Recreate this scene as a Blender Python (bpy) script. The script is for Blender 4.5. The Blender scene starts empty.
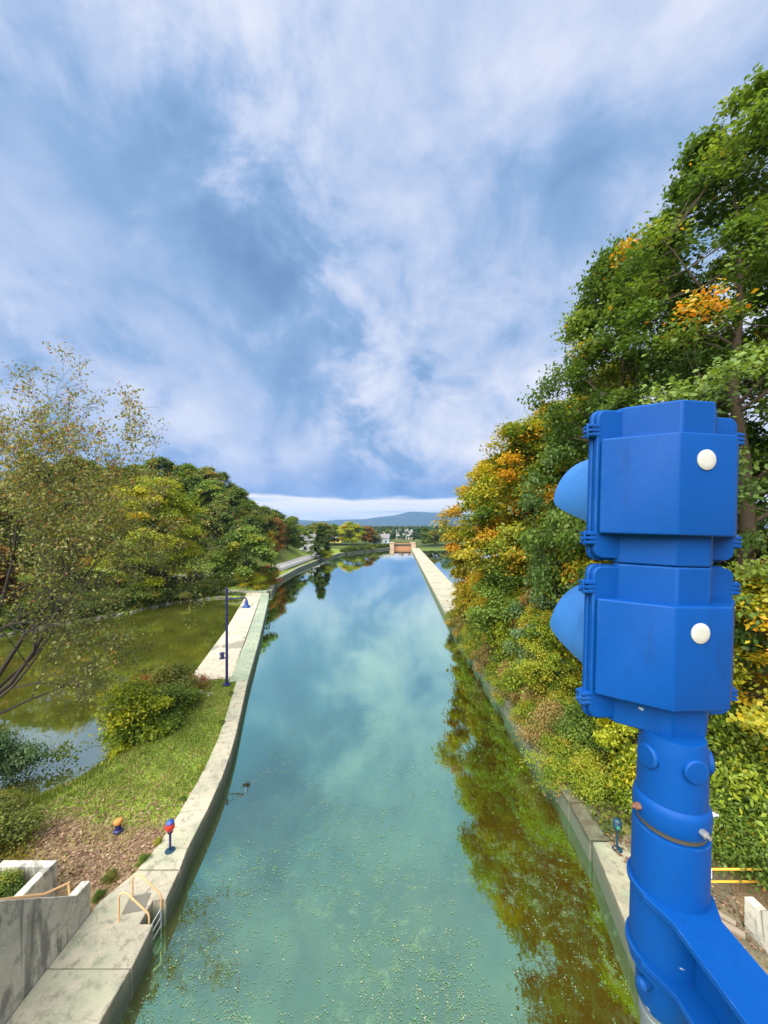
import bpy, bmesh, math, random
import numpy as np
from mathutils import Vector, Matrix

scene = bpy.context.scene
COL = scene.collection
PI = math.pi
EYE = 11.5            # camera height above the canal water (z = 0)

# ------------------------------------------------------------------ camera
cam_d = bpy.data.cameras.new('camera')
cam = bpy.data.objects.new('camera', cam_d)
COL.objects.link(cam)
cam.location = (0, 0, EYE)
cam.rotation_euler = (PI / 2, 0, 0)
cam_d.sensor_fit = 'VERTICAL'
cam_d.sensor_height = 36.0
cam_d.lens = 36.0 * 370.0 / 1024.0
cam_d.shift_y = 16.0 / 1024.0
cam_d.clip_start = 0.05
cam_d.clip_end = 30000
scene.camera = cam

# ------------------------------------------------------------------ exposure
EXPO = 2.4
vs = scene.view_settings
vs.view_transform = 'Standard'
vs.look = 'None'
vs.gamma = 1.0
vs.use_curve_mapping = False
vs.exposure = EXPO
scene.cycles.use_denoising = True
scene.cycles.max_bounces = 7
scene.cycles.diffuse_bounces = 3
scene.cycles.glossy_bounces = 3
scene.cycles.transmission_bounces = 4
scene.cycles.caustics_reflective = False
scene.cycles.caustics_refractive = False

# ------------------------------------------------------------------ node helpers
class NT:
    def __init__(s, tree):
        s.t = tree
        s.n = tree.nodes
        s.l = tree.links
    def new(s, typ, **kw):
        n = s.n.new(typ)
        for k, v in kw.items():
            setattr(n, k, v)
        return n
    def link(s, a, b):
        s.l.new(a, b)
    def put(s, v, sock):
        if v is None:
            return
        if hasattr(v, 'is_output'):
            s.l.new(v, sock)
        else:
            if sock.type == 'RGBA' and len(v) == 3:
                v = (*v, 1)
            sock.default_value = v
    def math(s, op, a, b=None, c=None, clamp=False):
        n = s.n.new('ShaderNodeMath')
        n.operation = op
        n.use_clamp = clamp
        for i, v in enumerate((a, b, c)):
            if v is not None:
                s.put(v, n.inputs[i])
        return n.outputs[0]
    def mix(s, f, a, b, blend='MIX'):
        n = s.n.new('ShaderNodeMix')
        n.data_type = 'RGBA'
        n.blend_type = blend
        s.put(f, n.inputs[0])
        s.put(a, n.inputs[6])
        s.put(b, n.inputs[7])
        return n.outputs[2]
    def ramp(s, f, stops, interp='LINEAR'):
        n = s.n.new('ShaderNodeValToRGB')
        n.color_ramp.interpolation = interp
        e = n.color_ramp.elements
        while len(e) < len(stops):
            e.new(0.5)
        for i, (p, c) in enumerate(stops):
            e[i].position = p
            if not hasattr(c, '__len__'):
                c = (c, c, c)
            e[i].color = (*c[:3], 1)
        s.put(f, n.inputs[0])
        return n.outputs[0]
    def noise(s, vec, scale, detail=4, rough=0.55, dist=0.0, out=0):
        n = s.n.new('ShaderNodeTexNoise')
        if vec is not None:
            s.l.new(vec, n.inputs['Vector'])
        n.inputs['Scale'].default_value = scale
        n.inputs['Detail'].default_value = detail
        n.inputs['Roughness'].default_value = rough
        n.inputs['Distortion'].default_value = dist
        return n.outputs[out]
    def smooth(s, v, lo, hi):
        n = s.n.new('ShaderNodeMapRange')
        n.interpolation_type = 'SMOOTHSTEP'
        s.put(v, n.inputs[0])
        n.inputs[1].default_value = lo
        n.inputs[2].default_value = hi
        return n.outputs[0]
    def mapping(s, vec, scale=(1, 1, 1), loc=(0, 0, 0), rot=(0, 0, 0)):
        n = s.n.new('ShaderNodeMapping')
        s.l.new(vec, n.inputs[0])
        n.inputs['Scale'].default_value = scale
        n.inputs['Location'].default_value = loc
        n.inputs['Rotation'].default_value = rot
        return n.outputs[0]
    def pos(s):
        return s.n.new('ShaderNodeNewGeometry').outputs['Position']
    def sep(s, v):
        n = s.n.new('ShaderNodeSeparateXYZ')
        s.l.new(v, n.inputs[0])
        return n.outputs
    def comb(s, x, y, z):
        n = s.n.new('ShaderNodeCombineXYZ')
        s.put(x, n.inputs[0]); s.put(y, n.inputs[1]); s.put(z, n.inputs[2])
        return n.outputs[0]

# ------------------------------------------------------------------ world: Nishita sky under a broken cloud deck
SUN_EL = math.radians(50)
SUN_AZ = math.radians(212)      # behind the camera, a little to its left
world = bpy.data.worlds.new('World')
scene.world = world
world.use_nodes = True
w = NT(world.node_tree)
w.n.clear()
out = w.new('ShaderNodeOutputWorld')
sky = w.new('ShaderNodeTexSky', sky_type='NISHITA', sun_disc=False)
sky.sun_elevation = SUN_EL
sky.sun_rotation = SUN_AZ
bg_sky = w.new('ShaderNodeBackground')
w.link(sky.outputs[0], bg_sky.inputs[0])
bg_sky.inputs[1].default_value = 0.05
bg_cl = w.new('ShaderNodeBackground')
bg_cl.inputs[1].default_value = 1.08 / 2 ** EXPO
gen = w.new('ShaderNodeTexCoord').outputs['Generated']
dx, dy, dz = w.sep(gen)
zc = w.math('MAXIMUM', dz, 0.0)
den = w.math('ADD', zc, 0.70)
pa = w.math('DIVIDE', dx, den)
pb = w.math('DIVIDE', dy, den)
P = w.comb(pa, pb, 0.0)
rotP = w.mapping(P, scale=(2.0, 2.1, 1), rot=(0, 0, math.radians(-24)), loc=(3.1, 1.7, 0))
n_big = w.noise(rotP, 1.0, 3, 0.5, 0.7)
n_mid = w.noise(rotP, 3.0, 9, 0.60, 0.35)
n_fine = w.noise(w.mapping(P, scale=(1.0, 0.7, 1), rot=(0, 0, 0.6), loc=(9, 4, 2)), 6.5, 6, 0.6, 0.2)
# a long darker roll of cloud running up from ahead-left, overhead
roll_c = w.math('ADD', pa, w.math('MULTIPLY', w.math('SUBTRACT', n_mid, 0.5), 0.7))
roll_c = w.math('SUBTRACT', roll_c, w.math('MULTIPLY_ADD', pb, 0.34, -0.47))
roll = w.math('SUBTRACT', 1.0, w.smooth(w.math('ABSOLUTE', roll_c), 0.02, 0.27))
front = w.smooth(pb, -0.4, 0.5)
val = w.math('MULTIPLY_ADD', n_big, 0.75, -0.09)
val = w.math('ADD', val, w.math('MULTIPLY_ADD', n_mid, 0.82, -0.05))
val = w.math('ADD', val, w.math('MULTIPLY_ADD', n_fine, 0.46, -0.36))
val = w.math('SUBTRACT', val, w.math('MULTIPLY', w.math('MULTIPLY', roll, front), 0.22))
# brighter, thinner cloud overhead
val = w.math('ADD', val, w.math('MULTIPLY', w.smooth(dz, 0.62, 0.22), 0.07))
cl = w.ramp(val, [(0.04, (0.13, 0.235, 0.45)), (0.34, (0.27, 0.42, 0.67)), (0.46, (0.43, 0.54, 0.77)), (0.60, (0.60, 0.67, 0.84)), (0.76, (0.80, 0.82, 0.91))])
# low, thick blue bank over the horizon
band = w.math('MULTIPLY', w.smooth(w.math('ADD', dz, w.math('MULTIPLY', n_mid, 0.10)), 0.27, 0.13), 0.85)
cl = w.mix(band, cl, w.ramp(n_fine, [(0.3, (0.12, 0.26, 0.57)), (0.7, (0.31, 0.47, 0.76))]))
# the clear pale strip under the bank
edge = w.math('ADD', dz, w.math('MULTIPLY_ADD', w.noise(w.mapping(gen, scale=(3, 3, 26)), 1.6, 4, 0.5), 0.05, -0.025))
gap = w.smooth(edge, 0.090, 0.076)
gapc = w.ramp(w.noise(w.mapping(gen, scale=(2, 2, 40)), 2.0, 3, 0.5), [(0.30, (0.62, 0.74, 0.90)), (0.48, (0.98, 0.95, 0.90))])
cl = w.mix(gap, cl, gapc)
# below the horizon: dull ground tone
cl = w.mix(w.smooth(dz, -0.01, -0.06), cl, (0.10, 0.12, 0.10))
w.link(cl, bg_cl.inputs[0])
mixs = w.new('ShaderNodeMixShader')
w.put(w.smooth(val, 0.10, 0.24), mixs.inputs[0])
mixs.inputs[0].default_value = 1
cover = w.math('MULTIPLY_ADD', w.smooth(val, 0.10, 0.30), 0.12, 0.88)
w.put(cover, mixs.inputs[0])
w.link(bg_sky.outputs[0], mixs.inputs[1])
w.link(bg_cl.outputs[0], mixs.inputs[2])
w.link(mixs.outputs[0], out.inputs[0])

# ------------------------------------------------------------------ sun through cloud
sd = bpy.data.lights.new('sun', 'SUN')
sd.energy = 2.3
sd.angle = math.radians(80)
sd.color = (1.0, 0.94, 0.84)
sun = bpy.data.objects.new('sun', sd)
COL.objects.link(sun)
sdir = Vector((math.sin(SUN_AZ) * math.cos(SUN_EL), math.cos(SUN_AZ) * math.cos(SUN_EL), math.sin(SUN_EL)))
sun.rotation_euler = sdir.to_track_quat('Z', 'Y').to_euler()
sun.location = (-20, -20, 60)

# ================================================================== materials
def mat(name):
    m = bpy.data.materials.new(name)
    m.use_nodes = True
    t = NT(m.node_tree)
    b = t.n['Principled BSDF']
    return m, t, b

def bump(t, b, h, strength=0.3, dist=0.02):
    n = t.new('ShaderNodeBump')
    n.inputs['Strength'].default_value = strength
    n.inputs['Distance'].default_value = dist
    t.put(h, n.inputs['Height'])
    t.link(n.outputs[0], b.inputs['Normal'])

def plain(name, c, rough=0.6, metal=0.0, var=0.15, scale=6.0):
    m, t, b = mat(name)
    oc = t.new('ShaderNodeTexCoord').outputs['Object']
    n = t.noise(oc, scale, 5, 0.6)
    c2 = tuple(x * (1 - var) for x in c)
    t.put(t.mix(n, c2, c), b.inputs['Base Color'])
    b.inputs['Roughness'].default_value = rough
    b.inputs['Metallic'].default_value = metal
    return m

def concrete(name, base, dark, moss=0.0, crack=True, stain_z=None, streak=0.0):
    m, t, b = mat(name)
    p = t.pos()
    n1 = t.noise(p, 0.55, 6, 0.62, 0.6)
    n2 = t.noise(p, 3.5, 6, 0.65)
    n3 = t.noise(p, 22, 3, 0.7)
    c = t.mix(t.smooth(n1, 0.40, 0.66), base, dark)
    c = t.mix(t.math('MULTIPLY', t.smooth(n2, 0.50, 0.66), 0.75), c, tuple(x * 0.55 for x in dark))
    c = t.mix(t.math('MULTIPLY', t.smooth(n3, 0.45, 0.75), 0.55), c, tuple(x * 1.25 for x in base))
    c = t.mix(t.math('MULTIPLY', t.smooth(t.noise(t.mapping(p, loc=(3, 3, 3)), 9, 5, 0.7), 0.60, 0.70), 0.6), c, tuple(x * 0.45 for x in dark))
    if moss:
        n4 = t.noise(t.mapping(p, loc=(4, 9, 2)), 0.9, 5, 0.6)
        c = t.mix(t.math('MULTIPLY', t.smooth(n4, 0.44, 0.62), moss), c, (0.20, 0.26, 0.16))
    if streak:
        s1 = t.noise(t.mapping(p, scale=(2.2, 2.2, 0.35)), 1.0, 5, 0.6, 0.8)
        c = t.mix(t.math('MULTIPLY', t.smooth(s1, 0.50, 0.60), streak), c, (0.13, 0.13, 0.12))
    if crack:
        v = t.new('ShaderNodeTexVoronoi', feature='DISTANCE_TO_EDGE')
        wv = t.new('ShaderNodeVectorMath', operation='ADD')
        t.link(p, wv.inputs[0])
        sc = t.new('ShaderNodeVectorMath', operation='SCALE')
        t.link(t.noise(p, 1.2, 4, 0.6, out=1), sc.inputs[0])
        sc.inputs['Scale'].default_value = 0.9
        t.link(sc.outputs[0], wv.inputs[1])
        t.link(wv.outputs[0], v.inputs['Vector'])
        v.inputs['Scale'].default_value = 0.5
        k = t.math('SUBTRACT', 1.0, t.smooth(v.outputs['Distance'], 0.002, 0.013))
        c = t.mix(t.math('MULTIPLY', k, 0.38), c, (0.12, 0.11, 0.08))
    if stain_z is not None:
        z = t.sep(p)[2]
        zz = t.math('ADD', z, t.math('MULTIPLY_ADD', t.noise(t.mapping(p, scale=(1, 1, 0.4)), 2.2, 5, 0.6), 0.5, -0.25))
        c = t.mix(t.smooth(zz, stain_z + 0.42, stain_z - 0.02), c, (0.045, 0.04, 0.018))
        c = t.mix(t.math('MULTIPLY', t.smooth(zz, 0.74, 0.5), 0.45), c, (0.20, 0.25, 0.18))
    t.put(c, b.inputs['Base Color'])
    b.inputs['Roughness'].default_value = 0.88
    bump(t, b, t.math('ADD', n2, t.math('MULTIPLY', n3, 0.5)), 0.35, 0.03)
    return m

M_WALL = concrete('lock_wall_concrete', (0.37, 0.335, 0.255), (0.245, 0.235, 0.18), 0.4, True, 0.25)
M_WALL_R = concrete('bank_wall_concrete', (0.26, 0.245, 0.175), (0.165, 0.16, 0.115), 0.5, True, 0.45)
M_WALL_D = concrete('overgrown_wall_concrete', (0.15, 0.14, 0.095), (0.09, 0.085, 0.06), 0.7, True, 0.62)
M_SLAB = concrete('pier_slab_concrete', (0.45, 0.395, 0.30), (0.35, 0.315, 0.245), 0.05, True)
M_COPE = concrete('mossy_coping_concrete', (0.27, 0.30, 0.22), (0.17, 0.215, 0.165), 0.5, False, 0.2)
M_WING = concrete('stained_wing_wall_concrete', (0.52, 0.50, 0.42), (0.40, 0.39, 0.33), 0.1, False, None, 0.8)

# pier stains: dark damp patches of their own shape
def add_patches(m):
    t = NT(m.node_tree)
    b = t.n['Principled BSDF']
    old = b.inputs['Base Color'].links[0].from_socket
    p = t.pos()
    n = t.noise(t.mapping(p, scale=(0.35, 0.22, 1), loc=(2, 7, 0)), 1.0, 5, 0.62, 0.7)
    f = t.math('MULTIPLY', t.smooth(n, 0.56, 0.60), 0.75)
    t.put(t.mix(f, old, (0.15, 0.145, 0.12)), b.inputs['Base Color'])
add_patches(M_SLAB)

def blue_paint(name, c, chips=True, weather=0.35):
    m, t, b = mat(name)
    oc = t.new('ShaderNodeTexCoord').outputs['Object']
    n = t.noise(oc, 5, 5, 0.6)
    n2 = t.noise(oc, 70, 4, 0.7)
    col = t.mix(t.smooth(n, 0.3, 0.75), c, tuple(min(1, x * 1.10 + 0.0005) for x in c))
    # sun-chalked streaks
    st = t.noise(t.mapping(oc, scale=(14, 14, 1.3)), 1.0, 4, 0.6, 0.3)
    col = t.mix(t.math('MULTIPLY', t.smooth(st, 0.50, 0.78), weather), col, tuple(min(1, x * 1.15 + 0.0008) for x in c))
    if chips:
        k = t.noise(t.mapping(oc, scale=(1, 1, 1.6)), 26, 2, 0.5)
        k2 = t.noise(t.mapping(oc, loc=(3, 1, 8)), 4.0, 2, 0.5)
        f = t.math('MULTIPLY', t.smooth(k, 0.735, 0.755), t.smooth(k2, 0.5, 0.56))
        col = t.mix(f, col, (0.30, 0.34, 0.38))
        d = t.math('MULTIPLY', t.smooth(t.noise(t.mapping(oc, loc=(7, 7, 7)), 20, 2, 0.5), 0.765, 0.785), 0.8)
        col = t.mix(d, col, (0.01, 0.03, 0.14))
    # paint rubbed thin along the edges, and pale dust and fading where rain lies
    bv = t.new('ShaderNodeBevel', samples=4)
    bv.inputs[0].default_value = 0.005
    gm = t.new('ShaderNodeNewGeometry')
    dt = t.new('ShaderNodeVectorMath', operation='DOT_PRODUCT')
    t.link(bv.outputs[0], dt.inputs[0]); t.link(gm.outputs['True Normal'], dt.inputs[1])
    edge = t.smooth(dt.outputs['Value'], 0.985, 0.90)
    wear = t.math('MULTIPLY', edge, t.smooth(t.noise(oc, 16, 4, 0.65), 0.42, 0.68))
    col = t.mix(t.math('MULTIPLY', wear, 0.5), col, (0.05, 0.15, 0.33))
    gr = t.noise(t.mapping(oc, scale=(9, 9, 2.2), loc=(5, 2, 1)), 1.6, 6, 0.68)
    col = t.mix(t.math('MULTIPLY', t.smooth(gr, 0.52, 0.72), 0.35), col, (0.004, 0.022, 0.085))
    spk = t.math('MULTIPLY', t.smooth(t.noise(oc, 150, 2, 0.5), 0.70, 0.76), 0.5)
    col = t.mix(spk, col, tuple(x * 0.55 for x in c))
    t.put(col, b.inputs['Base Color'])
    t.put(t.ramp(n2, [(0.3, 0.46), (0.7, 0.62)]), b.inputs['Roughness'])
    b.inputs['Specular IOR Level'].default_value = 0.14
    bump(t, b, t.math('ADD', t.math('MULTIPLY', n2, 0.5), n), 0.12, 0.004)
    return m

M_BLUE = blue_paint('signal_blue_paint', (0.0003, 0.048, 0.225), True, 0.45)
M_VISOR = blue_paint('skylit_visor_paint', (0.016, 0.11, 0.34), False, 0.6)  # visors a paler blue, with sky light and sheen put into the colour
M_VISOR.node_tree.nodes['Principled BSDF'].inputs['Specular IOR Level'].default_value = 0.5
M_NAVY = plain('navy_paint', (0.010, 0.014, 0.095), 0.5)
M_LAMPBLUE = plain('lamp_shade_blue_paint', (0.012, 0.055, 0.26), 0.5)
M_TEAL = plain('dark_teal_paint', (0.006, 0.035, 0.065), 0.5)
M_WHITE = plain('white_plastic_plug', (0.44, 0.44, 0.41), 0.45, var=0.18, scale=60)
M_GREY = plain('galvanised_grey', (0.16, 0.19, 0.21), 0.5, 0.3)
M_RUST = plain('rusty_bolt_steel', (0.15, 0.07, 0.04), 0.7)
M_STEEL = plain('bright_bolt_steel', (0.40, 0.41, 0.41), 0.35, 0.7)
M_RED = plain('signal_red', (0.62, 0.03, 0.015), 0.4)
M_GLASS_R = plain('lens_red_glass', (0.30, 0.02, 0.02), 0.15)
M_GLASS_G = plain('lens_green_glass', (0.02, 0.20, 0.12), 0.15)
M_ORANGE = plain('bollard_orange_paint', (0.50, 0.20, 0.05), 0.6)
M_PALE_O = plain('faded_orange_handrail_paint', (0.72, 0.45, 0.22), 0.6)
M_YEL = plain('barrier_yellow_paint', (0.72, 0.38, 0.04), 0.6)
M_SIGN = plain('sign_white_sheet', (0.60, 0.62, 0.62), 0.5, var=0.06)
M_INK = plain('sign_dark_lettering', (0.04, 0.07, 0.08), 0.6)
M_RUNG = plain('ladder_galvanised_steel', (0.48, 0.54, 0.58), 0.5, 0.2)
M_DARK = plain('dark_recess_steel', (0.03, 0.03, 0.03), 0.8)
M_GATE = plain('guard_gate_rust_paint', (0.42, 0.20, 0.10), 0.75)
M_GATEPIER = plain('guard_gate_pier_concrete', (0.42, 0.31, 0.22), 0.85)
M_HOUSE = plain('white_clapboard', (0.55, 0.55, 0.54), 0.7, var=0.06)
M_HOUSE_B = plain('pale_blue_siding', (0.42, 0.50, 0.54), 0.7, var=0.06)
M_ROOF = plain('grey_shingle', (0.16, 0.16, 0.17), 0.9)
M_PANE = plain('dark_window_glass', (0.02, 0.025, 0.03), 0.1)
M_YHOUSE = plain('yellow_siding', (0.70, 0.48, 0.10), 0.7)

def bark(name, c):
    m, t, b = mat(name)
    p = t.pos()
    n = t.noise(t.mapping(p, scale=(6, 6, 1.2)), 2.0, 5, 0.65)
    t.put(t.mix(n, tuple(x * 0.5 for x in c), tuple(x * 1.3 for x in c)), b.inputs['Base Color'])
    b.inputs['Roughness'].default_value = 0.95
    bump(t, b, n, 0.6, 0.03)
    return m
M_BARK = bark('brown_bark', (0.085, 0.06, 0.04))
M_BARK_D = bark('dark_branch_bark', (0.035, 0.027, 0.022))
M_BARK_G = bark('grey_bark', (0.16, 0.14, 0.11))

def leafmat(name, stops, transl=0.46, vary=0.05):
    m = bpy.data.materials.new(name)
    m.use_nodes = True
    t = NT(m.node_tree)
    t.n.clear()
    o = t.new('ShaderNodeOutputMaterial')
    a = t.new('ShaderNodeAttribute', attribute_name='tint')
    r = t.new('ShaderNodeObjectInfo').outputs['Random']
    f = t.math('ADD', a.outputs['Fac'], t.math('MULTIPLY_ADD', r, vary * 2, -vary))
    c = t.ramp(f, stops)
    d = t.new('ShaderNodeBsdfPrincipled')
    t.put(c, d.inputs['Base Color'])
    d.inputs['Roughness'].default_value = 0.5
    d.inputs['Specular IOR Level'].default_value = 0.35
    tr = t.new('ShaderNodeBsdfTranslucent')
    t.put(t.mix(1.0, c, (1.0, 0.95, 0.45), 'MULTIPLY'), tr.inputs[0])
    mx = t.new('ShaderNodeMixShader')
    mx.inputs[0].default_value = transl
    t.link(d.outputs[0], mx.inputs[1])
    t.link(tr.outputs[0], mx.inputs[2])
    t.link(mx.outputs[0], o.inputs[0])
    return m

L_OAK = leafmat('oak_leaves', [(0.0, (0.045, 0.09, 0.018)), (0.35, (0.10, 0.18, 0.032)), (0.6, (0.19, 0.28, 0.045)), (0.80, (0.22, 0.28, 0.03)), (0.88, (0.55, 0.36, 0.02)), (1.0, (0.60, 0.24, 0.015))], vary=0.02)
L_MAPLE = leafmat('yellowing_maple_leaves', [(0.0, (0.08, 0.14, 0.015)), (0.3, (0.19, 0.25, 0.018)), (0.55, (0.34, 0.33, 0.018)), (0.8, (0.50, 0.36, 0.015)), (1.0, (0.55, 0.24, 0.012))])
L_GOLD = leafmat('golden_leaves', [(0.0, (0.14, 0.18, 0.015)), (0.42, (0.32, 0.29, 0.018)), (0.78, (0.48, 0.34, 0.015)), (1.0, (0.50, 0.20, 0.012))])
L_GREEN = leafmat('fresh_green_leaves', [(0.0, (0.055, 0.105, 0.015)), (0.5, (0.14, 0.23, 0.027)), (0.85, (0.21, 0.28, 0.03)), (1.0, (0.36, 0.32, 0.03))])
L_DKGREEN = leafmat('dark_green_leaves', [(0.0, (0.04, 0.075, 0.012)), (0.5, (0.10, 0.155, 0.02)), (0.85, (0.18, 0.23, 0.026)), (1.0, (0.28, 0.24, 0.03))])
L_OLIVE = leafmat('olive_leaves', [(0.0, (0.065, 0.095, 0.018)), (0.5, (0.155, 0.19, 0.03)), (0.85, (0.27, 0.25, 0.035)), (1.0, (0.38, 0.22, 0.03))])
L_RUST = leafmat('rusty_leaves', [(0.0, (0.10, 0.08, 0.02)), (0.5, (0.26, 0.15, 0.03)), (1.0, (0.45, 0.19, 0.03))])
L_RED = leafmat('red_leaves', [(0.0, (0.12, 0.06, 0.02)), (0.5, (0.36, 0.09, 0.03)), (1.0, (0.50, 0.18, 0.05))])
L_LIME = leafmat('lime_yellow_leaves', [(0.0, (0.12, 0.19, 0.012)), (0.4, (0.29, 0.35, 0.015)), (0.75, (0.50, 0.46, 0.015)), (1.0, (0.50, 0.26, 0.015))])
L_SPARSE = leafmat('thin_autumn_leaves', [(0.0, (0.08, 0.12, 0.025)), (0.4, (0.17, 0.20, 0.04)), (0.65, (0.32, 0.31, 0.11)), (0.82, (0.36, 0.19, 0.05)), (1.0, (0.24, 0.06, 0.03))])
L_SHRUB = leafmat('bank_shrub_leaves', [(0.0, (0.09, 0.16, 0.012)), (0.4, (0.23, 0.31, 0.018)), (0.75, (0.40, 0.36, 0.025)), (1.0, (0.48, 0.32, 0.07))])
L_PALE = leafmat('pale_dry_leaves', [(0.0, (0.16, 0.14, 0.03)), (0.5, (0.34, 0.27, 0.08)), (1.0, (0.50, 0.34, 0.15))])
L_BLUEG = leafmat('blue_green_leaves', [(0.0, (0.05, 0.11, 0.04)), (0.5, (0.14, 0.24, 0.10)), (1.0, (0.28, 0.35, 0.15))])
L_FAR = leafmat('far_wood_leaves', [(0.0, (0.02, 0.055, 0.028)), (0.6, (0.05, 0.10, 0.035)), (0.9, (0.13, 0.15, 0.03)), (1.0, (0.22, 0.16, 0.03))])
L_LITTER = leafmat('fallen_leaf_brown', [(0.0, (0.085, 0.045, 0.025)), (0.5, (0.20, 0.115, 0.07)), (1.0, (0.34, 0.24, 0.15))], 0.1)
L_GRASS = leafmat('grass_blades', [(0.0, (0.085, 0.14, 0.017)), (0.45, (0.17, 0.235, 0.03)), (0.75, (0.29, 0.28, 0.07)), (1.0, (0.42, 0.34, 0.17))], 0.25)
L_FLOAT = leafmat('floating_duckweed_flakes', [(0.0, (0.06, 0.15, 0.085)), (0.6, (0.11, 0.22, 0.12)), (0.9, (0.20, 0.25, 0.12)), (1.0, (0.33, 0.33, 0.24))], 0.05)

# ground: grass, leaf litter, bare earth by attribute
def ground_material():
    m, t, b = mat('ground_turf')
    p = t.pos()
    a = t.new('ShaderNodeAttribute', attribute_name='litter').outputs['Fac']
    n1 = t.noise(p, 0.5, 6, 0.65, 0.3)
    n2 = t.noise(p, 4.5, 6, 0.7)
    n3 = t.noise(p, 18, 4, 0.7)
    g = t.ramp(n2, [(0.30, (0.075, 0.13, 0.02)), (0.5, (0.16, 0.24, 0.03)), (0.68, (0.27, 0.30, 0.06))])
    straw = t.ramp(n3, [(0.35, (0.12, 0.085, 0.045)), (0.55, (0.23, 0.165, 0.095)), (0.7, (0.32, 0.25, 0.165))])
    f = t.math('ADD', a, t.math('MULTIPLY_ADD', n1, 0.9, -0.45))
    f = t.math('ADD', f, t.math('MULTIPLY_ADD', n2, 0.7, -0.35))
    gc = t.mix(t.smooth(f, 0.34, 0.66), g, straw)
    far = t.smooth(t.sep(p)[1], 150, 215)
    field = t.ramp(t.noise(t.mapping(p, scale=(0.03, 0.03, 1)), 1.0, 4, 0.6), [(0.4, (0.035, 0.055, 0.018)), (0.62, (0.085, 0.11, 0.03)), (0.75, (0.15, 0.14, 0.05))])
    t.put(t.mix(far, gc, field), b.inputs['Base Color'])
    b.inputs['Roughness'].default_value = 0.95
    b.inputs['Specular IOR Level'].default_value = 0.1
    bump(t, b, t.math('ADD', n2, n3), 0.6, 0.06)
    return m
M_GROUND = ground_material()

def road_material():
    m, t, b = mat('pale_gravel_asphalt')
    p = t.pos()
    n = t.noise(p, 0.8, 6, 0.6)
    t.put(t.ramp(n, [(0.3, (0.24, 0.25, 0.235)), (0.7, (0.33, 0.33, 0.305))]), b.inputs['Base Color'])
    b.inputs['Roughness'].default_value = 0.9
    return m
M_ROAD = road_material()

def dirt_material():
    m, t, b = mat('damp_dirt_path')
    p = t.pos()
    n = t.noise(p, 1.2, 6, 0.65, 0.3)
    n2 = t.noise(p, 14, 4, 0.7)
    c = t.ramp(n, [(0.3, (0.07, 0.06, 0.035)), (0.55, (0.14, 0.12, 0.07)), (0.75, (0.20, 0.175, 0.115))])
    c = t.mix(t.math('MULTIPLY', t.smooth(n2, 0.6, 0.7), 0.7), c, (0.36, 0.28, 0.18))
    t.put(c, b.inputs['Base Color'])
    b.inputs['Roughness'].default_value = 0.9
    bump(t, b, t.math('ADD', n, n2), 0.5, 0.05)
    return m
M_DIRT = dirt_material()

def water_material(name, c0, c1, tints, facs):
    m = bpy.data.materials.new(name)
    m.use_nodes = True
    t = NT(m.node_tree)
    t.n.clear()
    o = t.new('ShaderNodeOutputMaterial')
    p = t.pos()
    lw = t.new('ShaderNodeLayerWeight')
    lw.inputs[0].default_value = 0.5
    facing = lw.outputs['Facing']
    bmp = t.new('ShaderNodeBump')
    bmp.inputs['Strength'].default_value = 0.035
    bmp.inputs['Distance'].default_value = 0.05
    n1 = t.noise(t.mapping(p, scale=(1.0, 1.6, 1)), 1.6, 4, 0.55)
    t.put(n1, bmp.inputs['Height'])
    silt = t.noise(p, 0.25, 5, 0.6)
    base = t.ramp(silt, [(0.35, c0), (0.65, c1)])
    film = t.math('MULTIPLY', t.smooth(t.noise(p, 2.6, 9, 0.72, 0.4), 0.50, 0.66), t.smooth(t.noise(t.mapping(p, loc=(5, 3, 0)), 0.30, 4, 0.55), 0.40, 0.60))
    film = t.math('MULTIPLY', film, t.smooth(t.sep(p)[1], 19, 9))
    film = t.math('MULTIPLY', film, 0.42)
    base = t.mix(t.math('MULTIPLY', film, 1.6, clamp=True), base, (0.13, 0.22, 0.12))
    d = t.new('ShaderNodeBsdfDiffuse')
    t.put(base, d.inputs[0])
    g = t.new('ShaderNodeBsdfGlossy')
    g.inputs['Roughness'].default_value = 0.015
    t.put(t.ramp(facing, tints), g.inputs[0])
    t.link(bmp.outputs[0], g.inputs['Normal'])
    fac = t.ramp(facing, facs)
    mx = t.new('ShaderNodeMixShader')
    t.put(t.math('MULTIPLY', fac, t.math('SUBTRACT', 1.0, film)), mx.inputs[0])
    t.link(d.outputs[0], mx.inputs[1])
    t.link(g.outputs[0], mx.inputs[2])
    t.link(mx.outputs[0], o.inputs[0])
    return m
M_WATER = water_material('murky_canal_water', (0.046, 0.028, 0.003), (0.068, 0.043, 0.004),
                         [(0.0, (0.30, 0.98, 0.66)), (0.35, (0.38, 1.0, 0.72)), (0.70, (0.68, 1.0, 0.82)), (0.95, (0.95, 1.0, 0.97))],
                         [(0.0, 0.35), (0.3, 0.50), (0.6, 0.78), (0.85, 0.97), (1.0, 1.0)])
M_POND = water_material('muddy_pond_water', (0.048, 0.056, 0.008), (0.078, 0.084, 0.012),
                        [(0.0, (0.75, 0.95, 0.8)), (0.6, (0.9, 1.0, 0.92)), (1.0, (1.0, 1.0, 1.0))],
                        [(0.0, 0.22), (0.3, 0.32), (0.6, 0.48), (0.85, 0.66), (1.0, 0.95)])

def mountain_material():
    m, t, b = mat('wooded_mountain')
    p = t.pos()
    n = t.noise(p, 0.004, 7, 0.65)
    t.put(t.ramp(n, [(0.35, (0.015, 0.035, 0.035)), (0.65, (0.035, 0.055, 0.04))]), b.inputs['Base Color'])
    b.inputs['Roughness'].default_value = 1.0
    return m
M_MOUNT = mountain_material()

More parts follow.
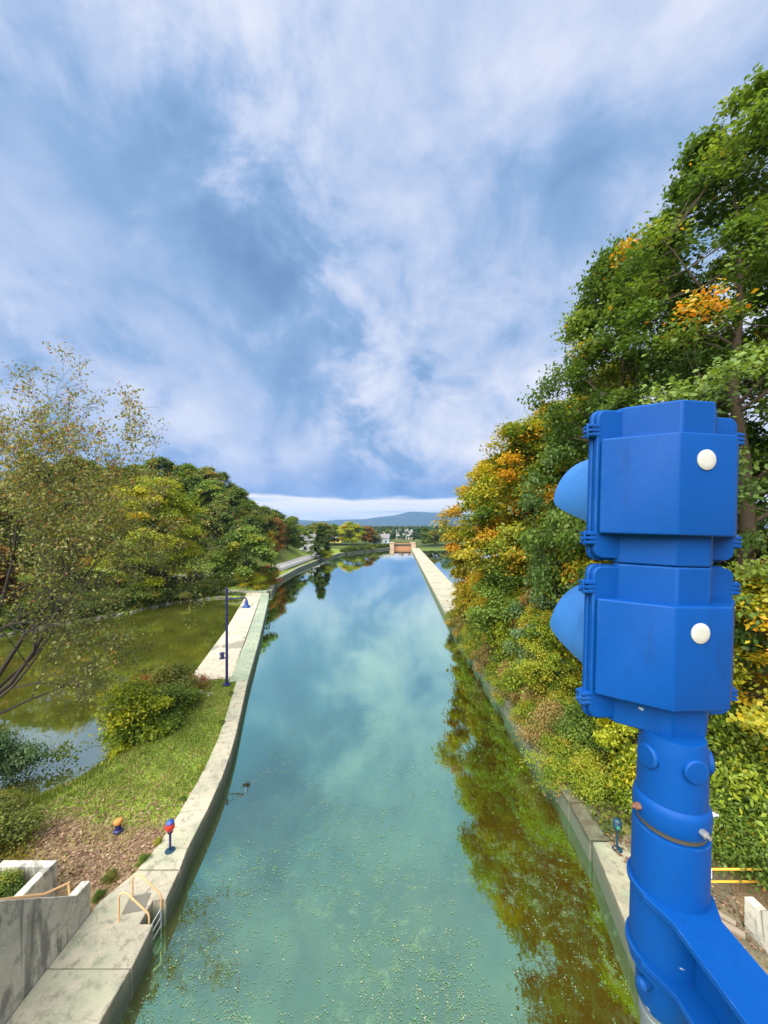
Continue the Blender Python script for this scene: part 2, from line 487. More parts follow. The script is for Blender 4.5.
# ================================================================== mesh helpers
class MB:
    def __init__(s):
        s.v = []
        s.f = []
        s.sm = []
    def add(s, vs, fs, smooth=False):
        o = len(s.v)
        s.v += [tuple(x) for x in vs]
        s.f += [tuple(i + o for i in f) for f in fs]
        s.sm += [smooth] * len(fs)
    def box(s, cx, cy, cz, sx, sy, sz, rz=0.0):
        c, n = math.cos(rz), math.sin(rz)
        vs = []
        for z in (-1, 1):
            for x, y in ((-1, -1), (1, -1), (1, 1), (-1, 1)):
                X, Y = x * sx / 2, y * sy / 2
                vs.append((cx + X * c - Y * n, cy + X * n + Y * c, cz + z * sz / 2))
        s.add(vs, [(3, 2, 1, 0), (4, 5, 6, 7), (0, 1, 5, 4), (1, 2, 6, 5), (2, 3, 7, 6), (3, 0, 4, 7)])
    def prism(s, pts, z0, z1):
        n = len(pts)
        area = sum(pts[i][0] * pts[(i + 1) % n][1] - pts[(i + 1) % n][0] * pts[i][1] for i in range(n))
        if area < 0:
            pts = pts[::-1]
        vs = [(x, y, z0) for x, y in pts] + [(x, y, z1) for x, y in pts]
        fs = [tuple(range(n))[::-1], tuple(range(n, 2 * n))]
        fs += [(i, (i + 1) % n, n + (i + 1) % n, n + i) for i in range(n)]
        s.add(vs, fs)
    def tube(s, path, radii, sides=8, caps=True, smooth=True):
        path = [Vector(p) for p in path]
        if not hasattr(radii, '__len__'):
            radii = [radii] * len(path)
        vs, fs = [], []
        up = Vector((0, 0, 1))
        prev = None
        for i, p in enumerate(path):
            a = path[max(0, i - 1)]
            b = path[min(len(path) - 1, i + 1)]
            d = (b - a).normalized()
            if prev is None:
                ref = up if abs(d.z) < 0.9 else Vector((1, 0, 0))
                u = d.cross(ref).normalized()
            else:
                u = (prev - d * prev.dot(d)).normalized()
            prev = u
            q = d.cross(u)
            for k in range(sides):
                an = 2 * PI * k / sides
                vs.append(p + (u * math.cos(an) + q * math.sin(an)) * radii[i])
        for i in range(len(path) - 1):
            for k in range(sides):
                k2 = (k + 1) % sides
                fs.append((i * sides + k, i * sides + k2, (i + 1) * sides + k2, (i + 1) * sides + k))
        s.add(vs, fs, smooth)
        if caps:
            o = len(s.v) - len(vs)
            s.f.append(tuple(o + k for k in range(sides))[::-1])
            s.f.append(tuple(o + (len(path) - 1) * sides + k for k in range(sides)))
            s.sm += [False, False]
    def lathe(s, prof, cx, cy, sides=24, smooth=True, mtx=None):
        vs, fs = [], []
        for r, z in prof:
            for k in range(sides):
                an = 2 * PI * k / sides
                v = Vector((cx + r * math.cos(an), cy + r * math.sin(an), z))
                vs.append(mtx @ v if mtx else v)
        for i in range(len(prof) - 1):
            for k in range(sides):
                k2 = (k + 1) % sides
                fs.append((i * sides + k, i * sides + k2, (i + 1) * sides + k2, (i + 1) * sides + k))
        fs.append(tuple(range(sides))[::-1])
        fs.append(tuple((len(prof) - 1) * sides + k for k in range(sides)))
        s.add(vs, fs, smooth)
    def build(s, name, material, parent=None, bevel=0.0, seg=2, angle=40):
        me = bpy.data.meshes.new(name)
        me.from_pydata(s.v, [], s.f)
        me.polygons.foreach_set('use_smooth', s.sm)
        me.update()
        me.materials.append(material)
        try:
            me.set_sharp_from_angle(angle=math.radians(angle))
        except Exception:
            pass
        o = bpy.data.objects.new(name, me)
        COL.objects.link(o)
        if parent:
            o.parent = parent
        if bevel:
            b = o.modifiers.new('bevel', 'BEVEL')
            b.width = bevel
            b.segments = seg
            b.limit_method = 'ANGLE'
            b.angle_limit = math.radians(35)
        return o

def tag(o, label=None, cat=None, group=None, kind=None):
    if label: o['label'] = label
    if cat: o['category'] = cat
    if group: o['group'] = group
    if kind: o['kind'] = kind
    return o

def empty(name, loc, label, cat, group=None, rz=0.0):
    o = bpy.data.objects.new(name, None)
    COL.objects.link(o)
    o.location = loc
    o.rotation_euler = (0, 0, rz)
    o.empty_display_size = 0.3
    return tag(o, label, cat, group)

def numpy_mesh(name, V, F, material, tint=None):
    """V (n,3), F (m,k) equal-size faces."""
    me = bpy.data.meshes.new(name)
    n, m, k = len(V), len(F), F.shape[1]
    me.vertices.add(n)
    me.vertices.foreach_set('co', V.astype(np.float32).ravel())
    me.loops.add(m * k)
    me.loops.foreach_set('vertex_index', F.astype(np.int32).ravel())
    me.polygons.add(m)
    me.polygons.foreach_set('loop_start', np.arange(0, m * k, k, dtype=np.int32))
    try:
        me.polygons.foreach_set('loop_total', np.full(m, k, dtype=np.int32))
    except Exception:
        pass
    if tint is not None:
        a = me.attributes.new('tint', 'FLOAT', 'POINT')
        a.data.foreach_set('value', tint.astype(np.float32))
    me.update(calc_edges=True)
    me.validate()
    me.materials.append(material)
    return me

def leaf_quads(rng, C, L, W, tint, flat=0.4, droop=0.0, aim=None):
    """diamond leaves, slightly folded, at centres C; L, W arrays."""
    n = len(C)
    nrm = rng.normal(size=(n, 3))
    nrm[:, 2] = np.abs(nrm[:, 2]) + flat
    if aim is not None:
        nrm += aim
    nrm /= np.linalg.norm(nrm, axis=1, keepdims=True)
    ax = rng.normal(size=(n, 3))
    ax[:, 2] -= droop
    ax -= nrm * (ax * nrm).sum(1, keepdims=True)
    ax /= np.linalg.norm(ax, axis=1, keepdims=True) + 1e-9
    sd_ = np.cross(nrm, ax)
    L = L[:, None]; W = W[:, None]
    a = C - ax * L * 0.5
    b = C + sd_ * W * 0.5 + nrm * L * 0.10
    c = C + ax * L * 0.5
    d = C - sd_ * W * 0.5 + nrm * L * 0.10
    V = np.stack([a, b, c, d], 1).reshape(-1, 3)
    F = np.arange(4 * n).reshape(n, 4)
    return V, F, np.repeat(tint, 4)

# ================================================================== trees
def prof_round(t): return np.clip(np.sin(PI * (0.10 + 0.86 * t)), 0, 1) ** 0.65
def prof_cone(t): return np.clip(1.02 - t, 0, 1) ** 0.75 * np.clip(t * 6 + 0.35, 0, 1)
def prof_oak(t): return np.clip(np.sin(PI * (0.20 + 0.76 * t ** 0.95)), 0, 1) ** 0.8
def prof_dome(t): return np.sqrt(np.clip(1.0 - (t * 0.98) ** 2, 0, 1))

def tree_meshes(seed, h, base, R, nclump, nleaf, leaf, prof=prof_round, trunk_r=0.25, spread=0.85, inner=0.45,
                leafm=None, barkm=None, accent=0.04, lean=(0, 0), clump_flat=0.55, aspect=0.55, limb_k=0.5, accent_at=None, tint_mu=0.36, tint_sd=0.20, droop=0.3, lobes=0.22):
    """trunk mesh (with limbs) and crown mesh; origin at the trunk foot."""
    rng = np.random.default_rng(seed)
    t = rng.random(nclump) ** 0.85
    th = rng.random(nclump) * 2 * PI
    ph = rng.random(4) * 2 * PI
    lob = 1 + lobes * (0.6 * np.sin(2 * th + ph[0] + 3 * t) + 0.55 * np.sin(5 * th + ph[1] + 9 * t) + 0.4 * np.sin(3 * th + ph[2] - 13 * t))
    rad = R * prof(t) * lob * (inner + (1 - inner) * rng.random(nclump) ** 0.5)
    z = base + (h - base) * t
    cx = rad * np.cos(th) + lean[0] * t
    cy = rad * np.sin(th) + lean[1] * t
    C = np.stack([cx, cy, z], 1)
    # ---- wood
    mb = MB()
    hz = h * 0.93
    k = rng.normal(size=(6, 2)) * trunk_r * 0.9
    def trunk_at(zz):
        f = np.clip(zz / hz, 0, 1)
        i = f * 5
        i0 = int(min(4, math.floor(i)))
        o = k[i0] * (1 - (i - i0)) + k[i0 + 1] * (i - i0)
        tt = max(0.0, (zz - base) / (h - base))
        return Vector((o[0] * f + lean[0] * tt, o[1] * f + lean[1] * tt, zz))
    path = [trunk_at(zz) for zz in np.linspace(-0.4, hz, 9)]
    rr = [trunk_r * (1.25 if i == 0 else 1) * (1 - 0.93 * (i / 8) ** 0.9) for i in range(9)]
    mb.tube(path, rr, 8)
    order = np.argsort(-(np.hypot(cx, cy) * (0.6 + 0.6 * rng.random(nclump))))
    nprim = max(7, min(24, nclump // 9))
    prim = set(order[:nclump // 2][:: max(1, (nclump // 2) // nprim)].tolist())
    nodes = []
    for i in sorted(prim) + [j for j in range(nclump) if j not in prim]:
        c = Vector(C[i])
        if i not in prim:
            nd = np.array(nodes)
            dv = C[i][None, :] - nd[:, :3]
            cost = np.linalg.norm(dv, axis=1) + 0.7 * np.maximum(0, -dv[:, 2])
            b_ = int(np.argmin(cost))
            a = Vector(nd[b_, :3])
            ln_ = (c - a).length
            mid = a.lerp(c, 0.5) + Vector((*(rng.normal(size=2) * 0.08 * ln_), 0.04 * ln_))
            r0 = min(nd[b_, 3] * 0.6, trunk_r * 0.10)
            mb.tube([a, mid, c], [r0, r0 * 0.6, r0 * 0.2], 4, caps=False)
            continue
        za = max(base * 0.75, c.z - limb_k * math.hypot(c.x, c.y) - 0.05 * h)
        za = min(za, hz * 0.95)
        a = trunk_at(za)
        mid = a.lerp(c, 0.5) + Vector((*(rng.normal(size=2) * 0.05 * (c - a).length), -0.05 * (c - a).length))
        r0 = trunk_r * 0.21 * (1 - 0.75 * za / h)
        q1 = a.lerp(mid, 0.5) + Vector(rng.normal(size=3)) * 0.03 * (c - a).length
        q3 = mid.lerp(c, 0.5) + Vector(rng.normal(size=3)) * 0.04 * (c - a).length
        pp = [a, q1, mid, q3, c]
        rs = [r0 * k_ for k_ in (1.5, 1.2, 0.9, 0.55, 0.2)]
        mb.tube(pp, rs, 5, caps=False)
        for u in range(1, 4):
            for e in (0.0, 0.5):
                pt = pp[u].lerp(pp[u + 1], e)
                nodes.append((pt.x, pt.y, pt.z, rs[u]))
    for u in range(4, 9):
        nodes.append((path[u].x, path[u].y, path[u].z, rr[u]))
    tm = mb_mesh(mb, 'trunk', barkm)
    # ---- leaves
    n = nclump * nleaf
    cid = np.repeat(np.arange(nclump), nleaf)
    cs = spread * (0.7 + 0.6 * rng.random(nclump))
    off = rng.normal(size=(n, 3)) * cs[cid, None] * np.array([1, 1, clump_flat]) * 0.62
    Pn = C[cid] + off
    Pn[:, 2] -= 0.10 * (off[:, 0] ** 2 + off[:, 1] ** 2) / np.maximum(cs[cid], 0.05)
    L = leaf * (0.65 + 0.7 * rng.random(n))
    W = L * aspect * (0.8 + 0.4 * rng.random(n))
    ct = tint_mu + rng.normal(size=nclump) * tint_sd
    acc = rng.random(nclump) < accent
    if accent_at:
        acc |= np.linalg.norm(C - np.array(accent_at[:3]), axis=1) < accent_at[3]
    ct = np.clip(ct, 0, 0.84)
    ct[acc] = 0.94
    tint = np.clip(ct[cid] + rng.normal(size=n) * 0.10, 0, 1)
    hc = np.array([lean[0] * 0.4, lean[1] * 0.4, base + (h - base) * 0.35])
    aim = Pn - hc
    aim /= np.linalg.norm(aim, axis=1, keepdims=True) + 1e-6
    V, F, T = leaf_quads(rng, Pn, L, W, tint, 0.3, droop, aim * 0.8)
    cm = numpy_mesh('crown', V, F, leafm, T)
    return tm, cm

def mb_mesh(mb, name, material):
    me = bpy.data.meshes.new(name)
    me.from_pydata(mb.v, [], mb.f)
    me.polygons.foreach_set('use_smooth', mb.sm)
    me.update()
    me.materials.append(material)
    return me

def plant(name, parts, loc, label, cat, group=None, rz=0.0, sc=1.0, mats=None):
    """a thing whose parts are the given (part name, mesh) pairs."""
    r = empty(name, loc, label, cat, group, rz)
    r.scale = (sc, sc, sc) if not hasattr(sc, '__len__') else sc
    for i, (pn, me) in enumerate(parts):
        o = bpy.data.objects.new(pn, me)
        COL.objects.link(o)
        o.parent = r
        if mats and mats[i]:
            o.material_slots[0].link = 'OBJECT'
            o.material_slots[0].material = mats[i]
    return r

def tree(name, meshes, *a, leafm=None, **k):
    return plant(name, [('trunk', meshes[0]), ('crown', meshes[1])], *a, mats=[None, leafm], **k)

def shrub(name, meshes, *a, leafm=None, **k):
    return plant(name, [('stem', meshes[0]), ('foliage', meshes[1])], *a, mats=[None, leafm], **k)

# ================================================================== the ground plan
LEFT_EDGE = [(-6.2, -60), (-6.15, 8.9), (-6.3, 10.4), (-6.57, 12.4), (-6.9, 15.9), (-7.6, 19.2), (-8.97, 23.7), (-11.9, 35.3), (-17.4, 55.8), (-19.0, 61.0),
             (-22.3, 78), (-23.0, 100), (-21.8, 130), (-18.8, 158), (5.0, 205)]
RIGHT_EDGE = [(6.2, -60), (6.25, 8.5), (6.55, 10.0), (7.1, 12.6), (7.25, 14.5), (7.38, 20), (7.6, 43), (14.5, 200)]
CANAL = LEFT_EDGE + [(5.0, 230), (14.5, 230)] + RIGHT_EDGE[::-1]
POND = [(-20, 14.3), (-16.5, 15.9), (-14.7, 15.8), (-13.9, 16.9), (-13.7, 18.2), (-14.3, 20.6), (-14.2, 23.4), (-13.95, 26.6), (-16.6, 38.7), (-22.6, 61.0),
        (-27, 60.8), (-33, 56), (-34.4, 50), (-38.5, 44), (-42, 37), (-48, 30), (-46, 18), (-34, 12.5)]
OUTER = [(12.2, 50), (12.6, 62), (18.8, 198), (70, 192), (66, 52)]
PIER = [(-10.6, 26.6), (-13.9, 26.6), (-16.6, 38.7), (-23.0, 62.3), (-19.0, 62.3), (-11.9, 35.3)]
GUIDE = [(7.6, 44), (14.4, 197), (19.0, 197), (12.1, 44)]
ROAD = [(-95, 66), (-50, 72), (-40, 75.3), (-32, 78.5), (-28.2, 84), (-27, 92), (-26.6, 105), (-26.0, 126), (-24.3, 138), (-25.5, 150), (-34, 166), (-60, 190)]

def in_poly(X, Y, poly):
    inside = np.zeros(X.shape, bool)
    n = len(poly)
    for i in range(n):
        x1, y1 = poly[i]
        x2, y2 = poly[(i + 1) % n]
        if y1 == y2:
            continue
        c = ((y1 > Y) != (y2 > Y)) & (X < (x2 - x1) * (Y - y1) / (y2 - y1) + x1)
        inside ^= c
    return inside

def dist_line(X, Y, pts, closed=False):
    d = np.full(X.shape, 1e9)
    n = len(pts)
    for i in range(n if closed else n - 1):
        ax, ay = pts[i]
        bx, by = pts[(i + 1) % n]
        vx, vy = bx - ax, by - ay
        t = np.clip(((X - ax) * vx + (Y - ay) * vy) / (vx * vx + vy * vy), 0, 1)
        d = np.minimum(d, np.hypot(X - ax - t * vx, Y - ay - t * vy))
    return d

def sstep(v, a, b):
    t = np.clip((v - a) / (b - a), 0, 1)
    return t * t * (3 - 2 * t)

def lerp_line(pts, y):
    return np.interp(y, [p[1] for p in pts], [p[0] for p in pts])

ROAD_LEFT_Y = ([-95, -50, -40, -32, -28.5], [66, 72, 75.3, 78.5, 83])

def land_height(X, Y):
    X = np.asarray(X, float); Y = np.asarray(Y, float)
    z = np.full(X.shape, 0.74)
    dp = dist_line(X, Y, POND, True)
    spit = (Y < 30) & (X < -6) & (X > -30)
    z = np.where(spit, np.minimum(0.74, 0.06 + 0.30 * dp), z)
    # far pond bank and the road bench
    dr = dist_line(X, Y, ROAD)
    far = (Y > 40) & (X < -22)
    bank = np.minimum(0.25 + 0.17 * dp, 1.55)
    z = np.where(far & (Y < 90), np.maximum(bank, 0.3), z)
    dl = dist_line(X, Y, LEFT_EDGE)
    z = np.where((X < -18) & (Y >= 62) & (Y < 175), np.minimum(0.74 + np.maximum(0, dl - 1.2) * 0.35, 1.55), z)
    # wooded hill beyond the road
    yr = np.interp(X, *ROAD_LEFT_Y)
    up = ((Y > yr) & (X < -28.5) & (X < np.interp(Y, [83, 92, 105, 126, 138, 160], [-28.2, -27, -26.6, -26, -26, -34])))
    hill = np.minimum(0.80 * np.maximum(0, dr - 3.6), 16) * (1 - sstep(Y, 112, 172)) * sstep(-X, 26, 32)
    z = z + np.where(up, hill, 0)
    # land left of the pond
    left = (X < -44) & (Y < 68)
    z = z + np.where(left, np.minimum((-44 - X) * 0.25, 10), 0)
    # right bank
    rb = np.minimum(0.42 * np.maximum(0, X - 10.4), 9) * sstep(Y, 10.4, 12.5) * (1 - sstep(Y, 44, 49))
    rb2 = np.minimum(0.5 * np.maximum(0, X - 10.6), 9) * (1 - sstep(Y, 10.4, 12.5))
    z = z + np.where(X > 9, rb + rb2, 0)
    # far country rising gently
    z = z + np.where(Y > 260, (Y - 260) * 0.006, 0) * (1 - sstep(Y, 2500, 4500))
    z = z + np.where((Y > 215), 0.5 * sstep(Y, 215, 240), 0)
    wig = 0.05 * (np.sin(X * 1.7 + 0.6 * Y) + np.sin(Y * 1.3 - 0.8 * X) + np.sin(X * 0.53 + 2))
    z = z + wig * sstep(dp, 0.2, 1.5) * sstep(dl, 1.6, 3)
    z = np.where(in_poly(X, Y, PIER), 0.0, z)
    wet = in_poly(X, Y, CANAL) | in_poly(X, Y, POND) | in_poly(X, Y, OUTER) | in_poly(X, Y, GUIDE)
    wet |= (dl < np.where((Y > 12) & (Y < 27), 0.35, 0.55)) & (Y < 225)
    wet |= (dist_line(X, Y, RIGHT_EDGE) < 0.55) & (Y < 225)
    return np.where(wet, -1.4, z)

def hgt(x, y):
    return float(land_height(np.array([x]), np.array([y]))[0])

def axis(lo, hi, fine, f0, f1, mid=2.2, m0=None, m1=None):
    a = list(np.arange(f0, f1 + 1e-6, fine))
    b = list(np.arange(f1 + mid, m1, mid))
    c = list(np.arange(f0 - mid, m0, -mid))
    x = m1; s = mid
    g = []
    while x < hi:
        g.append(x); s *= 1.35; x += s
    g.append(hi)
    x = m0; s = mid
    k = []
    while x > lo:
        k.append(x); s *= 1.35; x -= s
    k.append(lo)
    return np.array(sorted(set(np.round(a + b + c + g + k, 4))))

gx = axis(-6900, 6900, 0.42, -46, 19, 2.2, -130, 90)
gy = axis(-900, 8900, 0.42, 3, 68, 2.2, -60, 260)
GX, GY = np.meshgrid(gx, gy)
GZ = land_height(GX.ravel(), GY.ravel())
V = np.stack([GX.ravel(), GY.ravel(), GZ], 1)
nx, ny = len(gx), len(gy)
ii = (np.arange(ny - 1)[:, None] * nx + np.arange(nx - 1)[None, :]).ravel()
F = np.stack([ii, ii + 1, ii + nx + 1, ii + nx], 1)
me = numpy_mesh('ground', V, F, M_GROUND)
X, Y = V[:, 0], V[:, 1]
lit = np.full(len(V), 0.18)
lit = np.maximum(lit, 0.95 * sstep(Y, 15.5, 11.5) * sstep(X, 0, -4) * sstep(Y, 2, 4))
dpd = dist_line(X, Y, POND, True)
lit = np.maximum(lit, 0.75 * sstep(dpd, 1.3, 0.3) * (Y < 28))
lit = np.where((X > 7) & (Y < 50), 0.62, lit)
lit = np.where((Y > 76) & (X < -28.5) & (Y < 180), 0.42, lit)
a = me.attributes.new('litter', 'FLOAT', 'POINT')
a.data.foreach_set('value', lit.astype(np.float32))
me.polygons.foreach_set('use_smooth', np.ones(len(F), bool))
g = bpy.data.objects.new('ground', me)
COL.objects.link(g)
tag(g, kind='structure')

mb = MB()
mb.add([(-62, -60, 0), (76, -60, 0), (76, 212, 0), (-62, 212, 0)], [(0, 1, 2, 3)])
tag(mb.build('water', M_WATER), kind='structure')
mb = MB()
mb.add([(-62, 10, 0.005), (-10.4, 10, 0.005), (-10.4, 24, 0.005), (-12.6, 30, 0.005), (-20.6, 60, 0.005), (-20.6, 66, 0.005), (-62, 66, 0.005)], [(0, 1, 2, 3, 4, 5, 6)])
tag(mb.build('pond', M_POND), kind='structure')

# road ribbon along the hill foot
def ribbon(name, pts, width, dz, material):
    fine = []
    for i in range(len(pts) - 1):
        for k in range(8):
            t = k / 8
            fine.append((pts[i][0] * (1 - t) + pts[i + 1][0] * t, pts[i][1] * (1 - t) + pts[i + 1][1] * t))
    fine.append(pts[-1])
    for _ in range(6):
        fine = [fine[0]] + [((fine[i - 1][0] + fine[i][0] * 2 + fine[i + 1][0]) / 4, (fine[i - 1][1] + fine[i][1] * 2 + fine[i + 1][1]) / 4) for i in range(1, len(fine) - 1)] + [fine[-1]]
    mb = MB()
    vs, fs = [], []
    for i, (x, y) in enumerate(fine):
        x0, y0 = fine[max(0, i - 1)]
        x1, y1 = fine[min(len(fine) - 1, i + 1)]
        d = math.hypot(x1 - x0, y1 - y0)
        nx_, ny_ = -(y1 - y0) / d, (x1 - x0) / d
        z = 1.75 + dz
        for s in (-1, 1):
            vs.append((x + nx_ * width / 2 * s, y + ny_ * width / 2 * s, z))
            vs.append((x + nx_ * (width / 2 + 0.3) * s, y + ny_ * (width / 2 + 0.3) * s, z - 0.6))
    for i in range(len(fine) - 1):
        a, b = i * 4, i * 4 + 4
        fs += [(a, a + 2, b + 2, b), (a + 1, a, b, b + 1), (a + 2, a + 3, b + 3, b + 2)]
    mb.add(vs, fs)
    return mb.build(name, material)
tag(ribbon('road', ROAD, 4.2, 0.0, M_ROAD), kind='structure')

# ================================================================== lock and canal walls
def offset(pts, i, d):
    x0, y0 = pts[max(0, i - 1)]
    x1, y1 = pts[min(len(pts) - 1, i + 1)]
    l = math.hypot(x1 - x0, y1 - y0)
    return (pts[i][0] - (y1 - y0) / l * d, pts[i][1] + (x1 - x0) / l * d)

def resample(pts, step):
    outp = [pts[0]]
    for i in range(len(pts) - 1):
        a, b = pts[i], pts[i + 1]
        n = max(1, int(round(math.hypot(b[0] - a[0], b[1] - a[1]) / step)))
        for k in range(1, n + 1):
            outp.append((a[0] + (b[0] - a[0]) * k / n, a[1] + (b[1] - a[1]) * k / n))
    return outp

def wall_blocks(mb, pts, width, z0, z1, gap=0.025, jitter=0.02, seed=1):
    """a run of cast blocks following the water edge; width to the left of travel when positive."""
    rnd = random.Random(seed)
    for i in range(len(pts) - 1):
        a, b = pts[i], pts[i + 1]
        l = math.hypot(b[0] - a[0], b[1] - a[1])
        g = gap / l
        wa = width(a) if callable(width) else width
        wb = width(b) if callable(width) else width
        ao, bo = offset(pts, i, wa), offset(pts, i + 1, wb)
        L = lambda p, q, t: (p[0] + (q[0] - p[0]) * t, p[1] + (q[1] - p[1]) * t)
        dz = rnd.uniform(-jitter, jitter)
        mb.prism([L(a, b, g), L(a, b, 1 - g), L(ao, bo, 1 - g), L(ao, bo, g)], z0, z1 + dz)

# near-left lock wall with the ladder recess
mb = MB()
mb.prism([(-6.15, -2), (-6.12, 3.0), (-8.18, 3.0), (-8.18, -2)], -1.6, 0.80)
mb.prism([(-6.12, 3.03), (-6.15, 8.98), (-8.18, 8.98), (-8.18, 3.03)], -1.6, 0.81)
mb.prism([(-6.15, 9.01), (-6.24, 10.02), (-6.62, 10.02), (-6.66, 10.68), (-6.30, 10.68), (-6.40, 11.58), (-7.72, 11.58), (-8.16, 10.6), (-8.18, 9.01)], -1.6, 0.79)
mb.prism([(-6.40, 11.61), (-6.55, 12.36), (-7.62, 12.36), (-7.72, 11.61)], -1.6, 0.82)
run = [(float(np.interp(y, [12.4, 14, 15.9, 17.5, 19.2, 21.5, 23.7, 26.0], [-6.57, -6.70, -6.95, -7.27, -7.68, -8.31, -8.93, -9.56])), float(y)) for y in np.linspace(12.4, 26.0, 9)]
wall_blocks(mb, run, lambda p: float(np.interp(p[1], [12.4, 16, 20, 26], [1.05, 0.95, 0.78, 0.76])), -1.6, 0.80, 0.012, 0.012, 3)
tag(mb.build('lock_wall', M_WALL, bevel=0.03), 'cracked pale concrete lock wall with ladder recess edging the grassy spit', 'wall')

# mossy coping of the pier, and the pier slab behind it
pier = empty('mooring_pier', (-14.0, 42.0, 0), 'long pale concrete pier with mossy coping between pond and canal', 'pier')
def child(o, p):
    o.parent = p
    o.matrix_parent_inverse = Matrix.Translation(p.location).inverted()
    return o
mb = MB()
run = resample([(-9.57, 26.05), (-11.9, 35.3), (-17.4, 55.8), (-19.0, 61.0)], 3.2)
wall_blocks(mb, run, 1.25, -1.6, 0.80, 0.012, 0.01, 5)
child(mb.build('coping', M_COPE, bevel=0.03), pier)
mb = MB()
mb.prism([(-10.86, 26.2), (-13.9, 26.6), (-16.6, 38.7), (-22.6, 61.3), (-20.3, 61.5), (-18.68, 55.4), (-13.2, 35.0)], -1.5, 0.775)
child(mb.build('slab', M_SLAB, bevel=0.03), pier)
mb = MB()
mb.box(-21.3, 62.3, 0.1, 3.4, 1.2, 1.7, 0.05)
child(mb.build('end_block', M_COPE, bevel=0.05), pier)
mb = MB()
mb.box(-27.0, 62.0, 0.55, 8.0, 0.5, 1.3, 0.03)
tag(mb.build('landing_wall', M_WALL_R, bevel=0.04), 'low grey concrete wall on the far pond shore beside the pier end', 'wall')

# canal bank walls farther off
mb = MB()
run = resample([(-19.2, 63.5), (-22.3, 78), (-23.0, 100), (-21.8, 130), (-18.8, 158), (5.0, 205)], 9)
wall_blocks(mb, run, 0.9, -1.6, 0.85, 0.02, 0.02, 7)
tag(mb.build('canal_bank_wall', M_WALL_R, bevel=0.04), 'long low canal wall below the grass verge and road, curving to the gate', 'wall')
mb = MB()
run = resample([(7.6, 43), (14.4, 197)], 5.5)
wall_blocks(mb, run, -4.3, -1.6, 0.80, 0.03, 0.015, 9)
tag(mb.build('guide_wall', M_WALL, bevel=0.04), 'long straight concrete guide wall running between two channels to the far gate', 'wall')
mb = MB()
run = resample([(7.1, 12.75), (7.25, 14.5), (7.38, 20), (7.6, 42.95)], 4.2)
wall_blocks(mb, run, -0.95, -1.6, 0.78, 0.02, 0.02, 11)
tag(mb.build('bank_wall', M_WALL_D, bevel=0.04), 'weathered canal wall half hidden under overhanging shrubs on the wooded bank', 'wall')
mb = MB()
mb.prism([(6.2, -2), (6.25, 8.5), (6.50, 9.8), (7.95, 9.8), (7.7, -2)], -1.6, 0.80)
mb.prism([(6.51, 9.83), (7.1, 12.6), (8.15, 12.6), (7.95, 9.83)], -1.6, 0.82)
tag(mb.build('lock_wall', M_WALL_R, bevel=0.03), 'short mossy concrete lock wall carrying the teal marker signal beside the dirt path', 'wall')

# dirt path beside the right lock wall
mb = MB()
px_ = [(7.9, 3), (9.62, 3), (9.62, 9.9), (10.6, 11.4), (9.6, 12.9), (8.1, 12.9)]
mb.prism(px_, 0.2, 0.815)
tag(mb.build('path', M_DIRT, bevel=0.03), kind='structure')

# wing walls beside the lock stairs
def wing(name, x0, x1, prof, label):
    """prof: (y, ztop) list; wall of thickness x0..x1."""
    mb = MB()
    n = len(prof)
    vs, fs = [], []
    for (y, z) in prof:
        vs += [(x0, y, 0.3), (x1, y, 0.3), (x1, y, z), (x0, y, z)]
    for i in range(n - 1):
        a, b = 4 * i, 4 * i + 4
        for k in range(4):
            fs.append((a + k, b + k, b + (k + 1) % 4, a + (k + 1) % 4))
    fs.append((0, 1, 2, 3))
    fs.append((4 * n - 1, 4 * n - 2, 4 * n - 3, 4 * n - 4))
    mb.add(vs, fs)
    bm = bmesh.new()
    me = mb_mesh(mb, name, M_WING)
    bm.from_mesh(me)
    bmesh.ops.recalc_face_normals(bm, faces=bm.faces)
    bm.to_mesh(me); bm.free()
    o = bpy.data.objects.new(name, me)
    COL.objects.link(o)
    b = o.modifiers.new('bevel', 'BEVEL'); b.width = 0.02; b.segments = 2; b.limit_method = 'ANGLE'
    return tag(o, label, 'wall')
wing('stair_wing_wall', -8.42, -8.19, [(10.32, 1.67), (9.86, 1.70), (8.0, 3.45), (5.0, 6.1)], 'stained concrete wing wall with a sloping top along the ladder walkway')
# second parapet: L in plan round the planting bed
mb = MB()
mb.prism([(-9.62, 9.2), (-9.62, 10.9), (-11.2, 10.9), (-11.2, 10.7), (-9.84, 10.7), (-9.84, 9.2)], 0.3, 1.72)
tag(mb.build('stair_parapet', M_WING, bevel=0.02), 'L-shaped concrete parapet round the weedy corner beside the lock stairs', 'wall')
mb = MB()
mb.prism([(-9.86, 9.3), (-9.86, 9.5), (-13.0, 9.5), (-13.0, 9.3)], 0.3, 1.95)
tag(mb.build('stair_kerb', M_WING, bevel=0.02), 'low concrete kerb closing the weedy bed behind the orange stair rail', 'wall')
mb = MB()
mb.tube([(-8.75, 10.35, 0.8), (-8.78, 10.3, 1.62), (-8.95, 9.75, 1.85), (-9.1, 8.7, 2.75), (-9.1, 7.0, 4.4)], 0.03, 8)
tag(mb.build('stair_handrail', M_PALE_O), 'faded orange handrail rising between the two concrete stair walls', 'handrail')
wing('stair_wing_wall', 9.68, 9.92, [(9.95, 1.60), (9.56, 1.62), (8.0, 3.1), (5.0, 5.8)], 'grey concrete wing wall at the edge of the dirt path below the bank')

